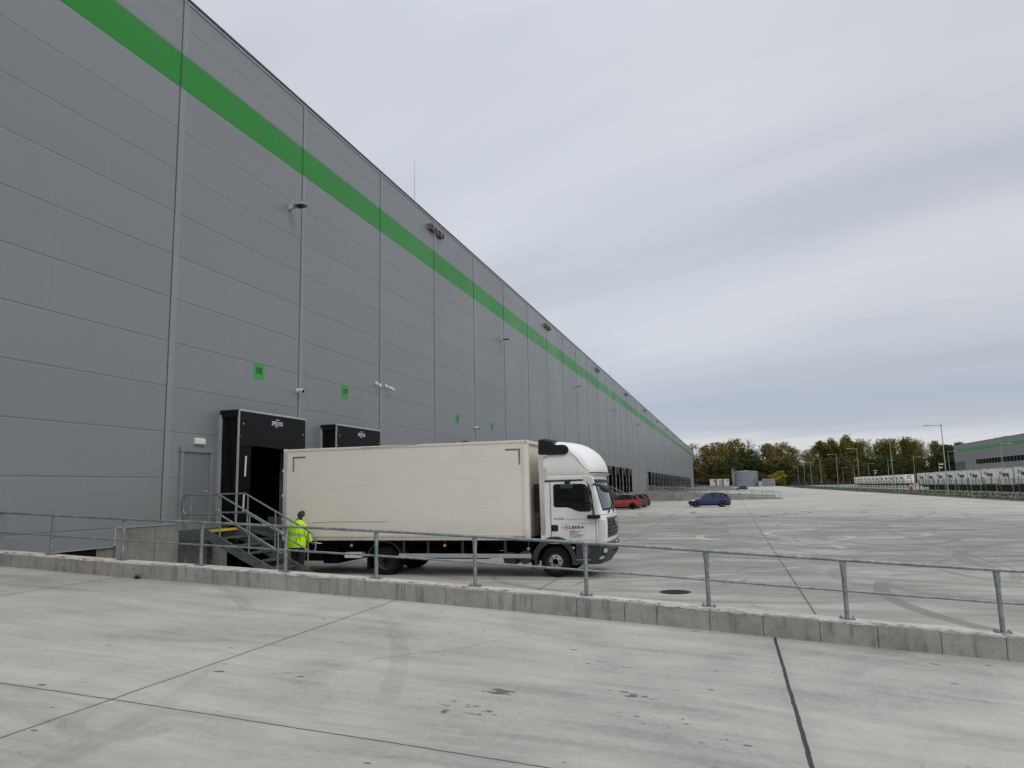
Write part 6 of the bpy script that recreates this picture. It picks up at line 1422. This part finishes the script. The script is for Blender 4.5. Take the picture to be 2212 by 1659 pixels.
# ------------------------------------------------------------------ second warehouse
X2 = 88.3
def clad2():
    m, n, b = base_mat('grey_cladding_far', 0.5, 0.1); p = n.pos(); px, py, pz = n.sep(p)[0:3]
    g = n.m('MULTIPLY', n.m('GREATER_THAN', pz, 10.5), n.m('LESS_THAN', pz, 11.6)); c = n.mix(g, (0.19, 0.185, 0.19), (0.022, 0.23, 0.03))
    d = n.m('ABSOLUTE', n.m('SUBTRACT', n.m('MODULO', n.m('ADD', py, 3.0), 6.0), 3.0)); h = n.m('ABSOLUTE', n.m('SUBTRACT', n.m('MODULO', n.m('ADD', pz, 10), 1.17), 0.58))
    c = n.mix(n.step(d, 0.0, 0.14, 0.22, 0), c, (0.45, 0.45, 0.46)); c = n.mix(n.step(h, 0.0, 0.03, 0.3, 0), c, (0.05, 0.05, 0.05)); v = n.noise(p, 0.2, 4, 0.6); c = n.mix(n.step(v, 0.3, 0.7, 0, 0.15), c, (0.1, 0.1, 0.11)); n.l.new(c, b.inputs['Base Color']); return m
w2 = thing('warehouse', (X2, 240, ZY), 'second grey warehouse with green band and ribbon window behind the swap bodies', 'building')
mb = MB(); mb.box(X2, X2 + 80, 130, 338, -2.6, 13.4); mb.build('wall', clad2(), w2)
mb = MB(); mb.box(X2 - 0.06, X2 + 80, 129.9, 338.1, 13.401, 13.52); mb.build('roof_coping', M['coping'], w2)
wf = MB(); wf.box(X2 - 0.08, X2 + 0.01, 150, 311.2, 5.1, 7.2); wf = wf.build('ribbon_window', M['ltgrey'], w2)
mb = MB(); mb.box(X2 - 0.1, X2 - 0.081, 150.2, 310.9, 5.25, 7.05); mb.build('window_glass', M['glass'], wf)
mb = MB(); y = 153
while y < 310: mb.box(X2 - 0.14, X2 - 0.101, y - 0.05, y + 0.05, 5.25, 7.05); y += 3.0
mb.build('window_post', M['ltgrey'], wf)
mb = MB(); mb.box(X2 - 0.1, X2 + 0.01, 324.8, 337.6, -2.3, 6.7); mb.build('dark_cladding', simple('anthracite_cladding', (0.06, 0.062, 0.068), 0.5), w2)
for i in range(6):
    y = 331 - 13 * i
    mb = MB(); mb.tube([(X2, y, 9.8), (X2 - 1.2, y, 9.85)], 0.05, 6); mb.box(X2 - 1.7, X2 - 0.9, y - 0.25, y + 0.25, 9.8, 9.9)
    tag(mb.build('flood_lamp', M['ltgrey']), '%s flood lamp from the left on the second warehouse' % ORD[i], 'lamp', 'flood lamps on the second warehouse')

# ------------------------------------------------------------------ trees
def leafmat(name, cols, seed=0):
    m, n, b = base_mat(name, 0.8, 0, 0.2); g = n.new('ShaderNodeNewGeometry'); p = n.obj()
    r = n.m('ADD', n.m('MULTIPLY', g.outputs['Random Per Island'], 0.55), n.m('MULTIPLY', n.noise(n.vm('ADD', p, (seed, 0, 0)), 0.22, 4, 0.6), 0.45))
    st = [(0.18 + 0.6 * i / (len(cols) - 1), c) for i, c in enumerate(cols)]
    n.l.new(n.ramp(r, st), b.inputs['Base Color'])
    tr = n.new('ShaderNodeBsdfTranslucent'); n.l.new(n.ramp(r, st), tr.inputs[0]); mx = n.new('ShaderNodeMixShader'); mx.inputs[0].default_value = 0.25
    out = m.node_tree.nodes['Material Output']; n.l.new(b.outputs[0], mx.inputs[1]); n.l.new(tr.outputs[0], mx.inputs[2]); n.l.new(mx.outputs[0], out.inputs[0]); return m
LM = {'green': leafmat('mid_green_leaves', [(0.033, 0.057, 0.011), (0.083, 0.123, 0.020), (0.149, 0.183, 0.032)]),
      'dark': leafmat('dark_green_leaves', [(0.021, 0.035, 0.011), (0.056, 0.079, 0.024), (0.113, 0.135, 0.040)]),
      'autumn': leafmat('autumn_leaves', [(0.090, 0.076, 0.020), (0.202, 0.159, 0.036), (0.329, 0.254, 0.054)]),
      'olive': leafmat('olive_leaves', [(0.060, 0.063, 0.014), (0.149, 0.146, 0.025), (0.254, 0.222, 0.037)]),
      'brown': leafmat('brown_leaves', [(0.053, 0.041, 0.019), (0.120, 0.091, 0.034), (0.194, 0.155, 0.057)]),
      'grey': leafmat('silver_grey_leaves', [(0.067, 0.076, 0.052), (0.135, 0.151, 0.103), (0.239, 0.262, 0.186)]),
      'yellow': leafmat('yellow_leaves', [(0.149, 0.135, 0.011), (0.299, 0.254, 0.025), (0.478, 0.381, 0.043)])}
BARK = simple('grey_bark', (0.11, 0.095, 0.075), 0.9, var=0.4, scale=2)
def tree_mesh(seed, h, shape, leaf, dens=1.0, leafsize=0.55):
    """returns (trunk MB, crown MB); shape: round, tall, poplar, bare, bush"""
    q = random.Random(seed); tr = MB(); cr = MB()
    lean = Vector((q.uniform(-0.04, 0.04), q.uniform(-0.03, 0.03), 1))
    wmax = {'round': 0.34, 'tall': 0.24, 'poplar': 0.15, 'bare': 0.26, 'bush': 0.55}[shape] * h
    z0 = {'round': 0.22, 'tall': 0.15, 'poplar': 0.10, 'bare': 0.3, 'bush': 0.02}[shape] * h
    def env(t):
        if shape == 'poplar': return wmax * (math.sin(math.pi * min(1, (t * 0.9 + 0.1))) ** 0.5) * (1 - 0.35 * t)
        if shape == 'tall': return wmax * (math.sin(math.pi * (0.12 + 0.80 * t)) ** 0.7)
        return wmax * math.sqrt(max(0.0, 1 - (2 * t - 0.95) ** 2)) if shape != 'bush' else wmax * math.sqrt(max(0, 1 - t * t))
    top = h * (0.93 if shape != 'bush' else 0.5)
    tr.tube([(0, 0, -0.6), (lean.x * h * 0.3, lean.y * h * 0.3, h * 0.3), (lean.x * h * 0.6 + q.uniform(-.3, .3), lean.y * h * 0.6, h * 0.62), (lean.x * h, lean.y * h, top)], [0.018 * h + 0.06, 0.014 * h + 0.04, 0.008 * h + 0.02, 0.02], 7)
    nb = {'round': 26, 'tall': 26, 'poplar': 26, 'bare': 34, 'bush': 10}[shape]
    clumps = []
    for i in range(nb):
        t = (i + q.random()) / nb; zz = z0 + (h - z0) * t * 0.93; a = q.random() * 6.283; e = env(t) * q.uniform(0.5, 1.08)
        zb = max(0.12 * h, zz - e * q.uniform(0.5, 1.0) - (0.10 * h if shape in ('poplar', 'bare') else 0))
        b0 = Vector((lean.x * zb, lean.y * zb, zb)); tip = Vector((lean.x * zz + e * math.cos(a), lean.y * zz + e * math.sin(a), zz))
        mid = b0.lerp(tip, 0.5) + Vector((q.uniform(-.3, .3), q.uniform(-.3, .3), -0.05 * e))
        tr.tube([b0, mid, tip], [0.004 * h + 0.02, 0.003 * h + 0.01, 0.012], 5, caps=False)
        clumps.append((tip, q.uniform(0.75, 1.25)))
        for k in range(3 if shape != 'bare' else 6):
            s_ = b0.lerp(tip, q.uniform(0.4, 0.9)); d = Vector((q.gauss(0, 1), q.gauss(0, 1), q.uniform(0.1, 1.3))).normalized() * q.uniform(0.05, 0.11) * h
            tr.tube([s_, s_ + d * 0.6 + Vector((q.uniform(-.1, .1), 0, 0)), s_ + d], [0.035, 0.022, 0.008] if shape != 'bare' else [0.06, 0.04, 0.02], 4, caps=False)
            clumps.append((s_ + d, q.uniform(0.5, 0.95)))
    n_leaf = int(6200 * dens); cs = wmax * (0.26 if shape != 'poplar' else 0.42)
    for i in range(n_leaf):
        c_, k = q.choice(clumps); r = cs * k
        d = Vector((q.gauss(0, 0.55), q.gauss(0, 0.55), q.gauss(0, 0.5 if shape != 'poplar' else 0.9))) * r
        p = c_ + d
        if p.z > h * 1.02: p.z = h * 1.0 - q.random() * 0.8
        s = leafsize * q.uniform(0.6, 1.45); u = Vector((q.gauss(0, 1), q.gauss(0, 1), q.gauss(0, 1))).normalized(); v = u.cross(Vector((q.gauss(0, 1), q.gauss(0, 1), q.gauss(0, 1)))).normalized()
        if q.random() < 0.5: cr.add([p - u * s * 0.5, p + v * s * 0.35, p + u * s * 0.5, p - v * s * 0.3], [(0, 1, 2, 3)])
        else: cr.add([p - u * s * 0.5 - v * s * 0.2, p + v * s * 0.4, p + u * s * 0.5], [(0, 1, 2)])
    return tr, cr
protos = {}
def get_tree(kind, var):
    key = (kind, var)
    if key in protos: return protos[key], False
    spec = {'green_round': ('round', 'green', 1.35, 0.65), 'dark_round': ('round', 'dark', 1.6, 0.65), 'autumn_round': ('round', 'autumn', 0.85, 0.6), 'olive_round': ('round', 'olive', 0.95, 0.6), 'brown_tall': ('tall', 'brown', 1.0, 0.55),
            'poplar': ('poplar', 'olive', 0.8, 0.6), 'sparse_poplar': ('poplar', 'olive', 0.42, 0.5), 'olive_tall': ('tall', 'olive', 1.25, 0.6), 'dark_tall': ('tall', 'dark', 1.5, 0.6), 'grey_round': ('round', 'grey', 1.0, 0.55),
            'bare': ('bare', 'brown', 0.04, 0.4), 'twiggy': ('bare', 'autumn', 0.62, 0.5), 'bush': ('bush', 'dark', 0.7, 0.5), 'yellow_bush': ('bush', 'yellow', 0.7, 0.5), 'brown_bush': ('bush', 'brown', 0.7, 0.5)}[kind]
    tr, cr = tree_mesh(hash(kind) % 97 if False else (sum(map(ord, kind)) * 7 + var * 13), 20.0 if spec[0] != 'bush' else 7.0, spec[0], spec[1], spec[2], spec[3])
    nm = {'bush': 'bush', 'yellow_bush': 'bush', 'brown_bush': 'bush', 'poplar': 'poplar_tree', 'sparse_poplar': 'poplar_tree', 'bare': 'bare_tree'}.get(kind, 'tree')
    t = thing(nm, (0, 0, 0), '', 'tree' if 'bush' not in kind else 'bush'); tr.build('trunk', BARK, t, smooth=50); cr.build('crown', LM[spec[1]], t)
    protos[key] = t; return t, True
DESC = {'green_round': 'leafy mid green tree', 'dark_round': 'dense dark green tree', 'autumn_round': 'thin crowned autumn tree with gaps', 'olive_round': 'round olive tree', 'brown_tall': 'tall brown leaved tree', 'poplar': 'slim olive poplar', 'sparse_poplar': 'slim half bare poplar', 'olive_tall': 'tall yellow green tree', 'dark_tall': 'tall dark green tree', 'grey_round': 'silvery grey tree', 'bare': 'bare leafless tree', 'twiggy': 'twiggy pale brown tree', 'bush': 'dark green bush', 'yellow_bush': 'bright yellow green bush', 'brown_bush': 'brown bush'}
TL = []
def T(x, y, kind, h, w=1.0): TL.append((x, y, kind, h, w))
q = random.Random(21)
# part one, behind the warehouse end and the tank (ztop taken at 470 m)
for x, k, zt_ in ((-24, 'twiggy', 25), (-19, 'bare', 27), (-15.5, 'bare', 24), (-13, 'autumn_round', 24), (-8, 'autumn_round', 25), (-3, 'autumn_round', 25.5), (1.5, 'green_round', 22), (3.5, 'autumn_round', 27), (-2, 'green_round', 19.5), (7, 'green_round', 21), (9, 'dark_tall', 15), (11.5, 'bare', 27.5), (12.5, 'dark_tall', 21), (15, 'dark_round', 15), (17, 'sparse_poplar', 21), (19.5, 'bare', 24.5), (22, 'olive_tall', 23.5), (24.5, 'twiggy', 22.5), (27.5, 'twiggy', 24), (31, 'twiggy', 24.5), (35, 'twiggy', 24), (38.5, 'twiggy', 22), (43, 'twiggy', 19), (46, 'twiggy', 14)):
    T(x, 466 + q.uniform(-5, 14), k, zt_ + 1.85)
for x, k, zt_ in ((-20, 'brown_tall', 14), (-15, 'brown_tall', 13), (-11, 'dark_round', 12), (-7, 'brown_tall', 15), (-3, 'dark_round', 13), (1, 'dark_round', 15), (5, 'dark_round', 12.5), (10, 'dark_round', 14), (14, 'dark_round', 15), (18, 'brown_tall', 14), (22, 'dark_round', 11), (26, 'brown_tall', 14), (30, 'dark_round', 12), (34, 'brown_tall', 14), (38, 'brown_tall', 12), (42, 'dark_round', 10), (46, 'brown_tall', 10), (50, 'brown_tall', 10)):
    T(x, 452 + q.uniform(-4, 6), k, zt_ + 1.85)
# part two, poplars and dark trees on the right
for x, k, zt_ in ((51.5, 'sparse_poplar', 24), (54, 'olive_tall', 26), (56.5, 'poplar', 25), (59, 'olive_tall', 23), (62, 'poplar', 28.0), (64.5, 'olive_tall', 22), (67, 'poplar', 28.5), (69.5, 'poplar', 27), (72, 'olive_tall', 27), (75, 'poplar', 26), (78, 'sparse_poplar', 26.5), (81, 'sparse_poplar', 26), (84, 'sparse_poplar', 24), (87, 'sparse_poplar', 25), (90, 'poplar', 25.5), (93, 'sparse_poplar', 26), (96, 'poplar', 26), (99, 'poplar', 26.5), (102, 'poplar', 25.5), (105, 'sparse_poplar', 25.5), (108, 'sparse_poplar', 24), (111, 'sparse_poplar', 24.5), (114, 'sparse_poplar', 23), (117.5, 'poplar', 23.5), (121, 'dark_tall', 21.5), (124.5, 'dark_round', 21), (128.5, 'dark_tall', 22.5), (132, 'dark_round', 21), (136, 'dark_tall', 21), (140, 'grey_round', 19.5), (144, 'olive_tall', 23), (148, 'olive_tall', 24), (152, 'poplar', 24.5), (156, 'dark_round', 23), (160, 'dark_tall', 20), (165, 'dark_round', 20), (171, 'dark_round', 20)):
    T(x * 1.0, 480 + q.uniform(-6, 10), k, zt_ + 0.6)
for i in range(28):
    x = 50 + i * 4.1; k = q.choice(('brown_tall', 'brown_tall', 'dark_round', 'dark_tall', 'grey_round' if x > 110 else 'brown_tall')); T(x, 466 + q.uniform(-5, 5), k, q.uniform(13, 17) + (0 if x < 120 else 1.5))
for x, k, h in ((22.5, 'yellow_bush', 6.5), (26, 'yellow_bush', 8.5), (29.5, 'bush', 7), (33, 'bush', 6), (-10, 'bush', 7), (-4, 'brown_bush', 7), (1, 'bush', 7), (-16, 'brown_bush', 6), (18.5, 'brown_bush', 7), (38, 'bush', 5), (44, 'brown_bush', 6), (50, 'brown_bush', 5)):
    T(x, 438 + q.uniform(-1, 4), k, h)
cnt = {}
TL.sort(key=lambda a: a[0] / a[1])
for x, y, k, h, w in TL:
    c_ = cnt.get(k, 0); cnt[k] = c_ + 1
    p, new = get_tree(k, c_ % 3)
    o = p if new else copy_tree(p)
    s = h / (20.0 if 'bush' not in k else 7.0)
    o.location = (x, y, zfar(y) - 0.1); o.scale = (s * w * q.uniform(0.88, 1.12), s * w * q.uniform(0.88, 1.12), s); o.rotation_euler[2] = q.random() * 6.283
    o['group'] = 'trees and bushes at the far edge of the yard'
    o['label'] = '%s, %s such from the left in the tree belt' % (DESC[k], ORD[c_])
# undergrowth mass behind the trees
mb = MB(); q = random.Random(5)
for i in range(22000):
    x = q.uniform(-40, 185); y = 482 + q.uniform(-4, 14); hmax = 8.5 + 3.5 * math.sin(x * 0.21) + 2 * math.sin(x * 0.67) - (6.0 if 47 < x < 52.5 else 0)
    p = Vector((x, y, -2.2 + hmax * (1 - q.random() ** 1.3 * 1.0))); s = q.uniform(0.8, 1.7)
    u = Vector((q.gauss(0, 1), q.gauss(0, 1), q.gauss(0, 1))).normalized(); v = u.cross(Vector((q.gauss(0, 1), q.gauss(0, 1), q.gauss(0, 1)))).normalized()
    mb.add([p - u * s * 0.6, p + v * s * 0.5, p + u * s * 0.6, p - v * s * 0.5], [(0, 1, 2, 3)])
o = mb.build('undergrowth', LM['brown']); tag(o, None, None, kind='stuff')
